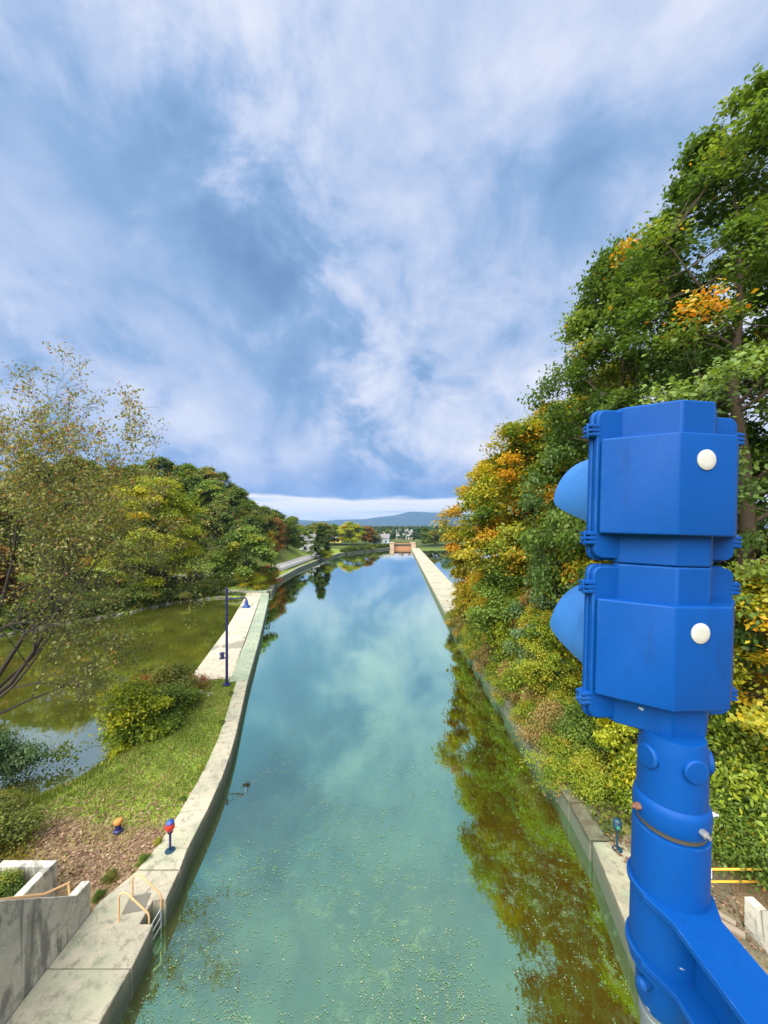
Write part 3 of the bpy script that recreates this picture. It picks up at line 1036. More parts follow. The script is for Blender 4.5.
# ================================================================== guard gate and distant buildings
gate = empty('guard_gate', (9.7, 203, 0), 'rust orange guard gate with dark lintel closing the far end of the canal', 'gate')
for sx in (-1, 1):
    mb = MB()
    mb.box(10.2 + sx * 5.9, 206, 0.9, 2.4, 9, 4.6)
    mb.box(10.2 + sx * 5.9, 206, 3.3, 2.7, 9.4, 0.25)
    child(mb.build('pier', M_GATEPIER, bevel=0.05), gate)
mb = MB(); mb.box(10.2, 204.5, 0.5, 9.4, 0.8, 2.4)
for k in range(6):
    mb.box(6.4 + k * 1.5, 204.0, 0.5, 0.25, 0.25, 2.4)
child(mb.build('gate_leaf', M_GATE), gate)
mb = MB(); mb.box(10.2, 204.6, 2.1, 9.3, 1.6, 0.7)
child(mb.build('lintel', M_DARK), gate)
mb = MB()
mb.box(10.2, 206.0, 2.75, 9.3, 2.0, 0.3)
for k in range(8):
    mb.box(5.9 + k * 1.2, 205.1, 3.3, 0.08, 0.08, 0.9)
mb.box(10.2, 205.1, 3.75, 9.3, 0.08, 0.08)
child(mb.build('walkway', M_GATE), gate)

def house(name, x, y, w, d, hwall, hroof, rz, mw, label, nwin=3, storeys=2):
    z = hgt(x, y)
    r = empty(name, (x, y, z), label, 'house', None, rz)
    mb = MB()
    mb.box(0, 0, hwall / 2 - 0.3, w, d, hwall + 0.6)
    mb.add([(-w / 2, -d / 2, hwall), (-w / 2, d / 2, hwall), (-w / 2, 0, hwall + hroof - 0.05)], [(0, 2, 1)])
    mb.add([(w / 2, -d / 2, hwall), (w / 2, d / 2, hwall), (w / 2, 0, hwall + hroof - 0.05)], [(0, 1, 2)])
    mb.build('wall', mw, r)
    mb = MB()
    o = 0.5
    for s in (-1, 1):
        vs = [(-w / 2 - o, s * (d / 2 + o), hwall - 0.25), (w / 2 + o, s * (d / 2 + o), hwall - 0.25), (w / 2 + o, 0, hwall + hroof), (-w / 2 - o, 0, hwall + hroof)]
        vs += [(a, b, c + 0.18) for a, b, c in vs]
        mb.add(vs, [(0, 1, 2, 3), (7, 6, 5, 4), (0, 4, 5, 1), (1, 5, 6, 2), (3, 2, 6, 7), (0, 3, 7, 4)])
    rf = mb.build('roof', M_ROOF, r)
    mb = MB(); mb.box(w * 0.2, d * 0.1, hwall + hroof, 0.8, 0.8, 1.6)
    mb.build('chimney', M_GATEPIER, rf)
    for st in range(storeys):
        for k in range(nwin):
            wx = -w / 2 + w * (k + 0.5) / nwin
            mb = MB(); mb.box(wx, -d / 2 - 0.03, 1.5 + 2.8 * st, 1.1, 0.08, 1.4)
            win = mb.build('window', M_PANE, r)
            mb = MB()
            for sx in (-1, 1): mb.box(wx + sx * 0.62, -d / 2 - 0.05, 1.5 + 2.8 * st, 0.12, 0.12, 1.7)
            for sz in (-1, 1): mb.box(wx, -d / 2 - 0.05, 1.5 + 2.8 * st + sz * 0.78, 1.36, 0.12, 0.12)
            mb.build('frame', mw, win)
    return r
house('white_house', -31.5, 160, 8, 7, 4.8, 2.4, 0.25, M_HOUSE, 'white two-storey house half hidden behind the dark conifer by the road')
house('white_house', -2, 245, 11, 8, 3.6, 2.6, -0.1, M_HOUSE_B, 'pale blue-white house on the far shore beside the rust coloured gate', 3, 1)
house('white_house', 18, 330, 14, 9, 5.4, 3.0, 0.1, M_HOUSE, 'small white house seen directly above the rust coloured guard gate', 3, 1)
house('yellow_house', -34, 262, 8, 6, 3.2, 1.6, 0.0, M_YHOUSE, 'tiny yellow house with a grey roof among far shore trees', 2, 1)

# ================================================================== far wood, mountains, haze
rng = np.random.default_rng(77)
n = 5200
fy = 300 + 900 * rng.random(n) ** 1.1
fx = (rng.random(n) - 0.52) * fy * 1.5
hh = 6 + 5 * rng.random(n)
z0 = land_height(fx, fy)
q = 30
cid = np.repeat(np.arange(n), q)
th = rng.random(n * q) * 2 * PI
tz = rng.random(n * q)
rr = (3.2 + 2.2 * rng.random(n))[cid] * np.sin(PI * (0.12 + 0.82 * tz)) * (0.6 + 0.4 * rng.random(n * q))
Pn = np.stack([fx[cid] + rr * np.cos(th), fy[cid] + rr * np.sin(th), z0[cid] + hh[cid] * (0.12 + 0.88 * tz)], 1)
L = 2.3 * (0.6 + 0.8 * rng.random(n * q))
tn = np.clip((0.42 + 0.25 * rng.normal(size=n))[cid] + 0.12 * rng.normal(size=n * q), 0, 1)
V, F, T = leaf_quads(rng, Pn, L, L * 0.8, tn, 0.5, 0.2)
o = bpy.data.objects.new('far_wood', numpy_mesh('far_wood', V, F, L_FAR, T))
COL.objects.link(o)
tag(o, 'dark green wood filling the valley floor below the blue mountains', 'wood', kind='stuff')

def ridge(name, y0, depth, prof, seed, x0=-5200, x1=5200, base=8):
    """prof: ridge heights along bearings (pixels of the plan: x/y ratio, height)."""
    rng = np.random.default_rng(seed)
    xs = np.linspace(x0, x1, 260)
    ts = np.linspace(-1, 1, 30)
    XX, TT = np.meshgrid(xs, ts)
    H = np.interp(XX.ravel() / y0, [p[0] for p in prof], [p[1] for p in prof]).reshape(XX.shape)
    ph = rng.random(8) * 6
    nz = sum(np.sin(XX / (620 / (k + 1)) + ph[k] + TT * (2 + k)) / (k + 1) for k in range(7))
    Z = H * (1 - np.abs(TT) ** 1.3) * (1 + 0.05 * nz) + 4 * nz * (1 - np.abs(TT)) - 1.0
    YY = y0 + depth * TT + 120 * np.sin(XX / 900 + ph[0])
    V = np.stack([XX.ravel(), YY.ravel(), np.maximum(Z.ravel(), -1)], 1)
    n1, n2 = len(xs), len(ts)
    ii = (np.arange(n2 - 1)[:, None] * n1 + np.arange(n1 - 1)[None, :]).ravel()
    F = np.stack([ii, ii + 1, ii + n1 + 1, ii + n1], 1)
    me = numpy_mesh(name, V, F, M_MOUNT)
    me.polygons.foreach_set('use_smooth', np.ones(len(F), bool))
    o = bpy.data.objects.new(name, me)
    COL.objects.link(o)
    return tag(o, kind='structure')
ridge('mountains', 6000, 1300, [(-1.2, 150), (-0.4, 150), (-0.12, 150), (-0.05, 158), (0.02, 205), (0.07, 262), (0.13, 252), (0.2, 258), (0.5, 200), (1.2, 120)], 3)
ridge('hills', 2600, 700, [(-1.2, 60), (-0.5, 46), (-0.2, 36), (0.0, 28), (0.2, 30), (0.6, 50), (1.2, 60)], 8, -3800, 3800)

mb = MB()
mb.box(0, 4000, 166, 13900, 10000, 338.4)
hz = mb.build('haze', None)
mh = bpy.data.materials.new('valley_haze')
mh.use_nodes = True
t = NT(mh.node_tree)
t.n.clear()
o_ = t.new('ShaderNodeOutputMaterial')
pv = t.new('ShaderNodeVolumePrincipled')
pv.inputs['Color'].default_value = (0.22, 0.50, 1.0, 1)
pv.inputs['Density'].default_value = 0.9e-4
pv.inputs['Anisotropy'].default_value = 0.2
t.link(pv.outputs[0], o_.inputs['Volume'])
hz.data.materials[0] = mh
tag(hz, 'thin bluish air over the valley', 'haze', kind='stuff')

# ================================================================== trees of the right bank
BIG = dict(aspect=0.62)
big_oak = tree_meshes(17, 25.6, 4.0, 6.2, 360, 260, 0.19, prof_oak, 0.42, 0.60, 0.35, L_OAK, M_BARK, accent=0.012, accent_at=(-3.9, -3.7, 15.6, 1.9), tint_mu=0.32, tint_sd=0.17, droop=0.8, **BIG)
tree('oak_tree', big_oak, (14.6, 15.0, hgt(14.6, 15)), 'tallest green oak with orange tufts towering behind the blue signal', 'tree')
oak2 = tree_meshes(12, 22, 3.0, 5.6, 250, 280, 0.24, prof_oak, 0.34, 0.74, 0.35, L_OAK, M_BARK, accent=0.03, tint_mu=0.32, tint_sd=0.18, droop=0.6, **BIG)
tree('oak_tree', oak2, (13.3, 20.5, hgt(13.3, 20.5)), 'green oak just left of and lower than the tallest oak', 'tree', sc=(0.84, 0.84, 1.13))
tree('oak_tree', oak2, (21.5, 17.0, hgt(21.5, 17)), 'green oak at the frame edge farther up the bank behind the tallest oak', 'tree', rz=2.1, sc=1.12)
maple = tree_meshes(13, 18.5, 2.5, 4.8, 190, 260, 0.25, prof_round, 0.24, 0.72, 0.38, L_MAPLE, M_BARK_D, accent=0.06, tint_mu=0.42, tint_sd=0.20, **BIG)
maple2 = tree_meshes(14, 17.0, 1.4, 4.2, 170, 250, 0.27, prof_round, 0.22, 0.72, 0.38, L_MAPLE, M_BARK_D, accent=0.08, tint_mu=0.5, tint_sd=0.20, **BIG)
tree('maple_tree', maple, (11.4, 29.5, hgt(11.4, 29.5)), 'yellow and green maple rising above the canal edge, left of the oaks', 'tree')
tree('maple_tree', maple, (16.5, 26.5, hgt(16.5, 26.5)), 'yellowing maple in the gap between the oaks and the signal top', 'tree', rz=1.7, sc=1.05)
tree('maple_tree', maple2, (10.9, 37.5, hgt(10.9, 37.5)), 'golden maple leaning out over the canal at the end of the wooded bank', 'tree', leafm=L_GOLD)
tree('maple_tree', maple2, (15.2, 38.5, hgt(15.2, 38.5)), 'olive green maple behind the golden one at the end of the bank', 'tree', rz=2.4, sc=1.12, leafm=L_OLIVE)
tree('maple_tree', maple2, (15.8, 33, hgt(15.8, 33)), 'yellow-green maple deep in the wood behind the canal edge trees', 'tree', rz=4.2, sc=1.15)
small = tree_meshes(15, 8.5, 0.6, 2.7, 110, 220, 0.20, prof_round, 0.10, 0.55, 0.35, L_GREEN, M_BARK_D, accent=0.03, tint_mu=0.45, tint_sd=0.2, **BIG)
tree('young_tree', small, (9.9, 27.0, hgt(9.9, 27)), 'bright green young tree low on the bank in front of the maples', 'tree')
tree('young_tree', small, (12.2, 21.6, hgt(12.2, 21.6)), 'golden yellow young tree close behind the upper signal visor', 'tree', rz=1.2, sc=(1.05, 1.05, 1.25), leafm=L_LIME)
tree('young_tree', small, (10.6, 22.8, hgt(10.6, 22.8)), 'blue-green young tree on the bank left of the signal visors', 'tree', rz=2.5, sc=(0.9, 0.9, 1.0), leafm=L_BLUEG)
tree('young_tree', small, (11.2, 24.6, hgt(11.2, 24.6)), 'orange-red tinged young tree among the green near the visors', 'tree', rz=3.3, sc=(0.75, 0.75, 1.05), leafm=L_RUST)
tree('young_tree', small, (12.8, 16.8, hgt(12.8, 16.8)), 'olive young tree on the bank right behind the signal housing', 'tree', rz=0.4, sc=(1.0, 1.0, 1.0), leafm=L_OLIVE)
tree('young_tree', small, (13.6, 12.4, hgt(13.6, 12.4)), 'yellow-green young tree to the right of the lower signal section', 'tree', rz=5.0, sc=(0.9, 0.9, 0.95), leafm=L_MAPLE)
tree('young_tree', small, (9.6, 33.0, hgt(9.6, 33.0)), 'mustard coloured young tree at the wall below the golden maple', 'tree', rz=4.1, sc=(0.75, 0.75, 0.85), leafm=L_MAPLE)
tree('young_tree', small, (9.9, 41.5, hgt(9.9, 41.5)), 'amber young tree overhanging the start of the long guide wall', 'tree', rz=0.9, sc=(0.85, 0.85, 0.9), leafm=L_GOLD)
tree('young_tree', small, (17.5, 22.0, hgt(17.5, 22.0)), 'shaded green young tree up the slope under the oaks', 'tree', rz=0.9, sc=(1.1, 1.1, 1.2), leafm=L_GREEN)

shr = [tree_meshes(30 + i, 2.0, 0.15, 1.35, 40, 360, 0.125, prof_dome, 0.04, 0.52, 0.22, L_SHRUB, M_BARK_D, accent=0.05, tint_mu=0.42, tint_sd=0.24, aspect=0.5, lobes=0.75) for i in range(3)]
rnd = random.Random(5)
kinds = [(L_SHRUB, 'yellow-green leafy shrub on the bank above the overgrown canal wall', 'yellow-green bank shrubs'),
         (L_GREEN, 'fresh green leafy shrub on the bank above the overgrown canal wall', 'green bank shrubs'),
         (L_PALE, 'dry pale-leaved shrub drooping over the overgrown canal wall', 'dry pale bank shrubs'),
         (L_LIME, 'lime yellow leafy shrub on the bank above the overgrown canal wall', 'lime yellow bank shrubs')]
spots = []
for y in np.arange(13.3, 42, 1.65):
    for row, x0 in enumerate((8.12, 9.6, 11.2, 13.1)):
        if row == 3 and y > 26: continue
        x = x0 + rnd.uniform(-0.35, 0.35)
        spots.append((x, y + rnd.uniform(-0.5, 0.5), row))
for (x, y, row) in spots:
    if row == 0 and y < 14.0: continue
    if row == 1 and y < 13.5: continue
    if row == 0:
        k = rnd.choice([2, 2, 0, 0] if y < 17 else [0, 0, 2, 3, 1])
        s = rnd.uniform(0.5, 0.72)
    else:
        k = rnd.choice([0, 0, 1, 1, 3])
        s = rnd.choice([0.7, 0.85, 1.0, 1.2, 1.5])
    m_, lab, grp = kinds[k]
    if row > 0 and rnd.random() < 0.38:
        s *= 0.36
        tree('bank_sapling', small, (x, y, max(0.6, hgt(x, y)) - 0.05), lab.replace('leafy shrub', 'upright sapling').replace('shrub drooping over', 'sapling standing above'), 'sapling', grp.replace('shrubs', 'saplings'), rz=rnd.uniform(0, 6), sc=(s, s, s * rnd.uniform(0.9, 1.5)), leafm=m_)
        continue
    shrub('bank_shrub', shr[rnd.randrange(3)], (x, y, max(0.6, hgt(x, y)) - 0.05), lab, 'shrub', grp, rz=rnd.uniform(0, 6), sc=(s, s, s * rnd.uniform(0.85, 1.5)), leafm=m_)
for (x, y, s) in [(11.1, 11.9, 0.9), (12.4, 11.4, 1.1), (11.6, 10.7, 0.85), (13.3, 10.6, 1.2), (12.3, 9.9, 0.9), (12.2, 12.9, 1.1), (10.9, 13.0, 0.8)]:
    shrub('green_shrub', shr[rnd.randrange(3)], (x, y, hgt(x, y) - 0.05), 'deep green shrub crowding the yellow barrier and wing wall', 'shrub', 'deep green shrubs round the yellow barrier',
          rz=rnd.uniform(0, 6), sc=s, leafm=L_GREEN)

# creeper and low growth under the shrubs
rng = np.random.default_rng(9)
n = 26000
gxs = 7.7 + 10 * rng.random(n) ** 1.2
gys = 12.7 + 31 * rng.random(n)
zz = np.maximum(land_height(gxs, gys), 0.6) + 0.05 + 0.30 * rng.random(n) ** 2
ln = 0.16 * (0.6 + 0.8 * rng.random(n))
V, F, T = leaf_quads(rng, np.stack([gxs, gys, zz], 1), ln, ln * 0.65, np.clip(0.25 + 0.3 * rng.normal(size=n), 0, 1), 0.6)
o = bpy.data.objects.new('ground_cover', numpy_mesh('ground_cover', V, F, L_OLIVE, T)); COL.objects.link(o)
tag(o, 'low creeping leaves covering the bank under the shrubs', 'ground cover', kind='stuff')

# ================================================================== trees of the left side
hillA = tree_meshes(41, 13, 2.2, 4.3, 60, 150, 0.50, prof_round, 0.2, 1.1, 0.4, L_DKGREEN, M_BARK, accent=0.03, tint_mu=0.42, tint_sd=0.2, aspect=0.65)
hillB = tree_meshes(42, 12, 1.6, 4.8, 60, 150, 0.50, prof_round, 0.2, 1.1, 0.4, L_OLIVE, M_BARK, accent=0.05, tint_mu=0.42, tint_sd=0.2, aspect=0.65, lobes=0.3)
hillC = tree_meshes(43, 14, 2.5, 3.8, 56, 150, 0.50, prof_oak, 0.2, 1.1, 0.4, L_DKGREEN, M_BARK, accent=0.03, tint_mu=0.42, tint_sd=0.2, aspect=0.65)
rnd = random.Random(21)
hill_labels = {L_DKGREEN: ('dark green broadleaf tree in the wood covering the hill above the road', 'dark green trees of the hillside wood'),
               L_OLIVE: ('olive broadleaf tree in the wood covering the hill above the road', 'olive trees of the hillside wood'),
               L_GREEN: ('mid green broadleaf tree in the wood covering the hill above the road', 'mid green trees of the hillside wood'),
               L_RUST: ('rust brown tree in the wood covering the hill above the road', 'rust brown trees of the hillside wood')}
placed = []
tries = 0
while len(placed) < 92 and tries < 6000:
    tries += 1
    y = rnd.uniform(79, 150)
    x = rnd.uniform(-100, -30)
    if x < -0.98 * y: continue
    if dist_line(np.array([x]), np.array([y]), ROAD)[0] < 7.0: continue
    if y < np.interp(x, *ROAD_LEFT_Y) + 6: continue
    if any((x - a) ** 2 + (y - b) ** 2 < 5.6 ** 2 for a, b in placed): continue
    placed.append((x, y))
for (x, y) in placed:
    lm = rnd.choice([L_DKGREEN, L_DKGREEN, L_DKGREEN, L_OLIVE, L_OLIVE, L_GREEN])
    if x > -42 and y > 104 and rnd.random() < 0.07: lm = L_RUST
    lab, grp = hill_labels[lm]
    s = rnd.uniform(0.72, 1.02)
    if y > 118: s *= 0.82
    tree('hillside_tree', rnd.choice((hillA, hillB, hillC)), (x, y, hgt(x, y) - 0.2), lab, 'tree', grp, rz=rnd.uniform(0, 6), sc=(s * 1.08, s * 1.08, s), leafm=lm)

lime = tree_meshes(44, 18, 2.0, 7.0, 130, 330, 0.36, prof_round, 0.28, 1.35, 0.35, L_LIME, M_BARK, accent=0.03, tint_mu=0.42, tint_sd=0.18, aspect=0.5, clump_flat=0.4)
tree('locust_tree', lime, (-36.0, 57.5, 1.0), 'bright lime yellow tree spreading over the far pond shore', 'tree')
tree('shore_tree', hillB, (-24.6, 66.0, 1.0), 'rounded deep green tree between the pier end and the road', 'tree', rz=1, sc=(0.98, 0.98, 0.86), leafm=L_GREEN)
tree('shore_tree', hillA, (-46.5, 55, 1.2), 'olive tree on the pond shore left of the lime yellow tree', 'tree', rz=2, sc=1.25, leafm=L_OLIVE)
tree('shore_tree', hillC, (-53, 48, 2.0), 'muted green tree on the pond shore behind the sparse foreground branches', 'tree', rz=3, sc=1.15, leafm=L_OLIVE)
tree('shore_tree', hillA, (-45.5, 42.5, 1.0), 'rust tinged tree at the pond shore behind the sparse foreground branches', 'tree', rz=4, sc=(0.8, 0.8, 0.62), leafm=L_RUST)
tree('shore_tree', hillB, (-52, 36, 2.0), 'dull olive tree at the left end of the pond', 'tree', rz=5, sc=0.95, leafm=L_OLIVE)
tree('shore_tree', hillC, (-58, 62, 3), 'tall green tree rising behind the sparse foreground branches', 'tree', rz=5.4, sc=1.3, leafm=L_DKGREEN)
tree('roadside_tree', hillC, (-31.0, 101, hgt(-31, 101) - 0.2), 'slender golden tree at the foot of the hill beside the road', 'tree', rz=2, sc=(0.38, 0.38, 0.62), leafm=L_GOLD)
tree('roadside_tree', hillA, (-31.5, 108, hgt(-31.5, 108) - 0.2), 'rust pink tree on the hill edge above the golden one', 'tree', rz=2, sc=(0.62, 0.62, 0.9), leafm=L_RUST)

# shore shrubs round the far side of the pond and the pier end
rnd = random.Random(31)
for (x, y) in [(-26, 63.2), (-29, 62.4), (-31.5, 60.5), (-34, 58), (-35.5, 54.2), (-36, 51.5), (-38.5, 47.5), (-41, 43), (-44.2, 38.5), (-29.5, 66), (-33, 64), (-37, 61.5), (-41, 57), (-43, 50), (-39, 53), (-28, 61.9), (-30.3, 60.2), (-32.6, 58.2), (-34.4, 56.2), (-35.2, 52.8), (-37.2, 49.4), (-39.8, 45.4), (-42.8, 40.8), (-46, 36)]:
    s = rnd.uniform(1.1, 1.7)
    shrub('shore_shrub', shr[rnd.randrange(3)], (x, y, hgt(x, y) - 0.1), 'dark green shrub lining the far shore of the pond', 'shrub', 'dark green shrubs along the far pond shore', rz=rnd.uniform(0, 6), sc=(s, s, s * 0.8), leafm=L_DKGREEN)
for (x, y, s, lm, lab) in [(-21.9, 64.6, 1.15, L_LIME, 'yellow-green shrub just behind the end block of the pier'), (-24.4, 63.9, 1.2, L_LIME, 'yellow-green shrub above the low wall on the far pond shore'),
                           (-22.9, 72.5, 1.5, L_RED, 'brick red shrub at the verge where the road meets the canal'), (-21.9, 71.0, 1.15, L_GOLD, 'orange-gold shrub beside the brick red one on the verge')]:
    shrub('verge_shrub', shr[1], (x, y, hgt(x, y) - 0.05 if hgt(x, y) > 0 else 0.7), lab, 'shrub', None, rz=s * 5, sc=s, leafm=lm)

rng = np.random.default_rng(63)
n = 60000
ux = rng.uniform(-52, -19.5, n); uy = rng.uniform(34, 84, n)
dpu = dist_line(ux, uy, POND, True); dru = dist_line(ux, uy, ROAD)
lh = land_height(ux, uy)
ok = (lh > 0.05) & (dru > 2.6) & (dist_line(ux, uy, LEFT_EDGE) > 1.3) & ~in_poly(ux, uy, PIER)
ux, uy, lh, dpu = ux[ok], uy[ok], lh[ok], dpu[ok]
ln = 0.34 * (0.5 + rng.random(len(ux)))
bmp_ = 0.25 + 0.35 * np.sin(ux * 1.1 + 1) * np.sin(uy * 0.9) 
V, F, T = leaf_quads(rng, np.stack([ux, uy, lh + 0.02 + np.maximum(0.1, bmp_) * rng.random(len(ux))], 1), ln, ln * 0.7, np.clip(0.4 + 0.25 * rng.normal(size=len(ux)), 0, 1), 0.7)
o = bpy.data.objects.new('undergrowth', numpy_mesh('undergrowth', V, F, L_DKGREEN, T)); COL.objects.link(o)
tag(o, 'dark low growth on the far bank between pond and road', 'undergrowth', kind='stuff')
M_ROCK = concrete('shore_stone', (0.20, 0.18, 0.15), (0.12, 0.11, 0.09), 0.2, False)
rocks = []
for k in range(3):
    bm = bmesh.new()
    bmesh.ops.create_icosphere(bm, subdivisions=2, radius=1.0)
    r_ = random.Random(k + 70)
    cuts = [(Vector((r_.gauss(0, 1), r_.gauss(0, 1), r_.gauss(0, 1))).normalized(), r_.uniform(0.55, 0.9)) for _ in range(9)]
    for v in bm.verts:
        for nn, dd in cuts:
            h_ = v.co.dot(nn)
            if h_ > dd: v.co -= nn * (h_ - dd)
        v.co.z *= 0.6
    me = bpy.data.meshes.new('shore_rock'); bm.to_mesh(me); bm.free()
    me.materials.append(M_ROCK); rocks.append(me)
shore = resample(POND[9:16], 0.9)
for i, (x, y) in enumerate(shore):
    if i < 3: continue
    o = bpy.data.objects.new('shore_rock', rocks[i % 3]); COL.objects.link(o)
    s_ = rnd.uniform(0.25, 0.55)
    o.location = (x + rnd.uniform(-0.3, 0.3), y + rnd.uniform(-0.3, 0.3), 0.08)
    o.rotation_euler = (rnd.uniform(-0.3, 0.3), rnd.uniform(-0.3, 0.3), rnd.uniform(0, 6))
    o.scale = (s_ * rnd.uniform(0.8, 1.5), s_, s_)
    tag(o, 'dark angular rock at the waterline of the far pond shore', 'rock', 'rocks along the far pond shore')

# far shore trees one can tell apart
conifer = tree_meshes(51, 11, 0.6, 3.3, 70, 110, 0.62, prof_cone, 0.16, 0.8, 0.5, L_DKGREEN, M_BARK_D, tint_mu=0.25, tint_sd=0.12, accent=0, limb_k=0.1)
tree('conifer_tree', conifer, (-21.6, 126, 1.4), 'dark conifer on the verge in front of the white house', 'tree', sc=(1.0, 1.0, 0.98))
shrub('verge_shrub', shr[0], (-19.6, 127, 1.2), 'yellow-green bush at the foot of the dark conifer', 'shrub', None, sc=1.5, leafm=L_LIME)
for (x, y, sx, sz, me_, lm, lab) in [
    (-19.5, 225, 1.5, 1.15, hillB, L_LIME, 'bright yellow-green round tree on the far shore left of the gate'),
    (-37, 222, 1.4, 1.05, hillA, L_OLIVE, 'olive grey tree on the far shore behind the dark conifer'),
    (-31, 232, 1.2, 0.9, hillC, L_GREEN, 'green tree on the far shore between conifer and bright round tree'),
    (-11, 232, 1.1, 0.85, hillA, L_RUST, 'brownish tree on the far shore just left of the pale blue house'),
    (-6, 236, 0.9, 0.7, hillB, L_OLIVE, 'small olive tree touching the pale blue house'),
    (24, 216, 0.62, 0.78, hillC, L_DKGREEN, 'small dark rounded tree standing just beyond the gate'),
    (31, 226, 1.1, 0.75, hillB, L_OLIVE, 'pale olive tree on the far shore beyond the gate'),
    (38, 224, 1.0, 0.95, hillA, L_GREEN, 'green tree on the far shore by the orange leaves'),
    (46, 228, 1.2, 0.95, hillB, L_LIME, 'yellow-green tree beyond the outer channel, behind the golden maple'),
    (-50, 205, 1.4, 1.2, hillC, L_OLIVE, 'muted green tree at the foot of the far end of the hill'),
    (-44, 240, 1.5, 1.1, hillB, L_DKGREEN, 'dark green tree behind the white house by the road')]:
    tree('far_shore_tree', me_, (x, y, hgt(x, y)), lab, 'tree', None, rz=x, sc=(sx, sx, sz), leafm=lm)

for k in range(15):
    f = k / 14
    x, y = -15.5 + 19.5 * f, 161.5 + 42 * f
    x += rnd.uniform(-0.4, 0.4) - 2.2
    shrub('far_bank_shrub', shr[k % 3], (x, y + 2.2, 0.75), 'dark green shrub in the hedge line behind the far canal wall', 'shrub', 'dark shrubs along the far canal wall', rz=k * 1.3, sc=(1.5, 1.5, rnd.uniform(0.8, 1.25)), leafm=L_DKGREEN)

# ------------------------------------------------------------------ the sparse tree leaning in at the left
def sparse_tree():
    rng = np.random.default_rng(101)
    mb = MB()
    tips = []
    def grow(p, d, length, r, depth):
        n = 5
        pts = [p]
        rr = [r]
        cur, dd = Vector(p), Vector(d).normalized()
        for i in range(n):
            dd = (dd + Vector(rng.normal(size=3)) * 0.13 + Vector((0, 0, 0.035 if depth < 3 else -0.02))).normalized()
            cur = cur + dd * length / n
            pts.append(cur.copy())
            rr.append(r * (1 - 0.75 * (i + 1) / n))
            if depth < 4 and i >= 1:
                for _ in range(2 if depth < 3 else 2):
                    side = Vector(rng.normal(size=3))
                    side = (side - dd * side.dot(dd)).normalized()
                    nd = (dd * 0.75 + side * 0.75 + Vector((0.10, 0.0, 0.10))).normalized()
                    if rng.random() < (0.95 if depth == 0 else 0.60):
                        grow(cur.copy(), nd, length * rng.uniform(0.42, 0.62), rr[-1] * 0.6, depth + 1)
            if depth >= 3:
                tips.append(cur.copy())
        mb.tube(pts, [max(0.006, x) for x in rr], 5 if depth > 1 else 8, caps=False)
    mb.tube([(0, 0, -0.4), (0.1, 0, 1.5), (0.35, 0.1, 3.6)], [0.30, 0.24, 0.2], 10)
    for d, l, r in [((0.42, 0.15, 1.0), 9.5, 0.16), ((0.85, 0.2, 0.85), 9.0, 0.12), ((0.05, 0.5, 1.0), 9.5, 0.14), ((-0.5, 0.1, 1.0), 9, 0.13), ((0.85, -0.15, 0.5), 7.2, 0.09), ((0.4, 0.75, 0.6), 7.5, 0.09)]:
        grow((0.35, 0.1, 3.4), d, l, r, 0)
    # the long low bough hanging over the pond
    grow((0.2, 0.1, 2.8), (0.95, 0.35, 0.12), 6.2, 0.075, 1)
    return mb, tips, rng
mb, tips, rng = sparse_tree()
tip = np.array([tuple(t) for t in tips])
tip = tip[rng.random(len(tip)) < 0.17 + 0.25 * (tip[:, 2] > 12)]
nl = 4
C = np.repeat(tip, nl, 0)
C = C + rng.normal(size=C.shape) * np.array([0.20, 0.20, 0.18])
ln = 0.155 * (0.6 + 0.8 * rng.random(len(C)))
hgtf = np.clip(C[:, 2] / 17, 0, 1)
tn = np.clip(0.12 + 0.38 * hgtf ** 1.5 + 0.20 * rng.normal(size=len(C)) + np.repeat(0.14 * rng.normal(size=len(tip)), nl), 0, 1)
V, F, T = leaf_quads(rng, C, ln, ln * 0.6, tn, 0.2, 0.5)
sp = empty('sparse_tree', (-18.6, 16.6, 0.2), 'thin-leaved autumn tree with bare dark branches leaning in over the pond', 'tree')
sp.scale = (0.84, 0.80, 0.92)
o = bpy.data.objects.new('trunk', mb_mesh(mb, 'trunk', M_BARK_D)); COL.objects.link(o); o.parent = sp
o = bpy.data.objects.new('crown', numpy_mesh('crown', V, F, L_SPARSE, T)); COL.objects.link(o); o.parent = sp
print('sparse tips', len(tip))

# ------------------------------------------------------------------ shrubs on the spit
bigbush = tree_meshes(61, 2.7, 0.15, 1.6, 60, 300, 0.16, prof_dome, 0.05, 0.5, 0.35, L_LIME, M_BARK_D, accent=0.02, tint_mu=0.24, tint_sd=0.17, aspect=0.55, lobes=0.6)
shrub('pond_bush', bigbush, (-13.2, 19.3, 0.40), 'large yellow-green bush at the pond edge on the grassy spit', 'bush')
shrub('pond_bush', shr[0], (-12.5, 20.7, 0.60), 'fresh green bush spreading onto the grass beside the large yellow-green bush', 'bush', sc=(1.15, 1.15, 0.85), leafm=L_GREEN)
shrub('pond_bush', shr[2], (-12.6, 22.6, 0.62), 'low pale green bush near the purple-footed bollard by the pier', 'bush', sc=(0.9, 0.9, 0.5), leafm=L_SHRUB)
shrub('pond_bush', shr[1], (-13.6, 23.4, 0.5), 'loose grey-green bush behind the large yellow-green bush', 'bush', sc=(1.2, 1.2, 1.0), leafm=L_OLIVE)
shrub('pond_bush', shr[1], (-12.9, 24.6, 0.6), 'reddish sumac bush near the corner of the pier', 'bush', rz=1, sc=(0.6, 0.6, 0.5), leafm=L_RED)
shrub('pond_bush', shr[0], (-14.3, 22.0, 0.3), 'small rusty red sprig at the pond edge behind the large bush', 'bush', rz=2, sc=(0.6, 0.6, 1.0), leafm=L_RED)
shrub('pond_bush', shr[2], (-17.4, 16.2, 0.2), 'pale blue-green bush overhanging the bright water at the pond shore', 'bush', rz=2, sc=(1.0, 0.8, 1.05), leafm=L_BLUEG)
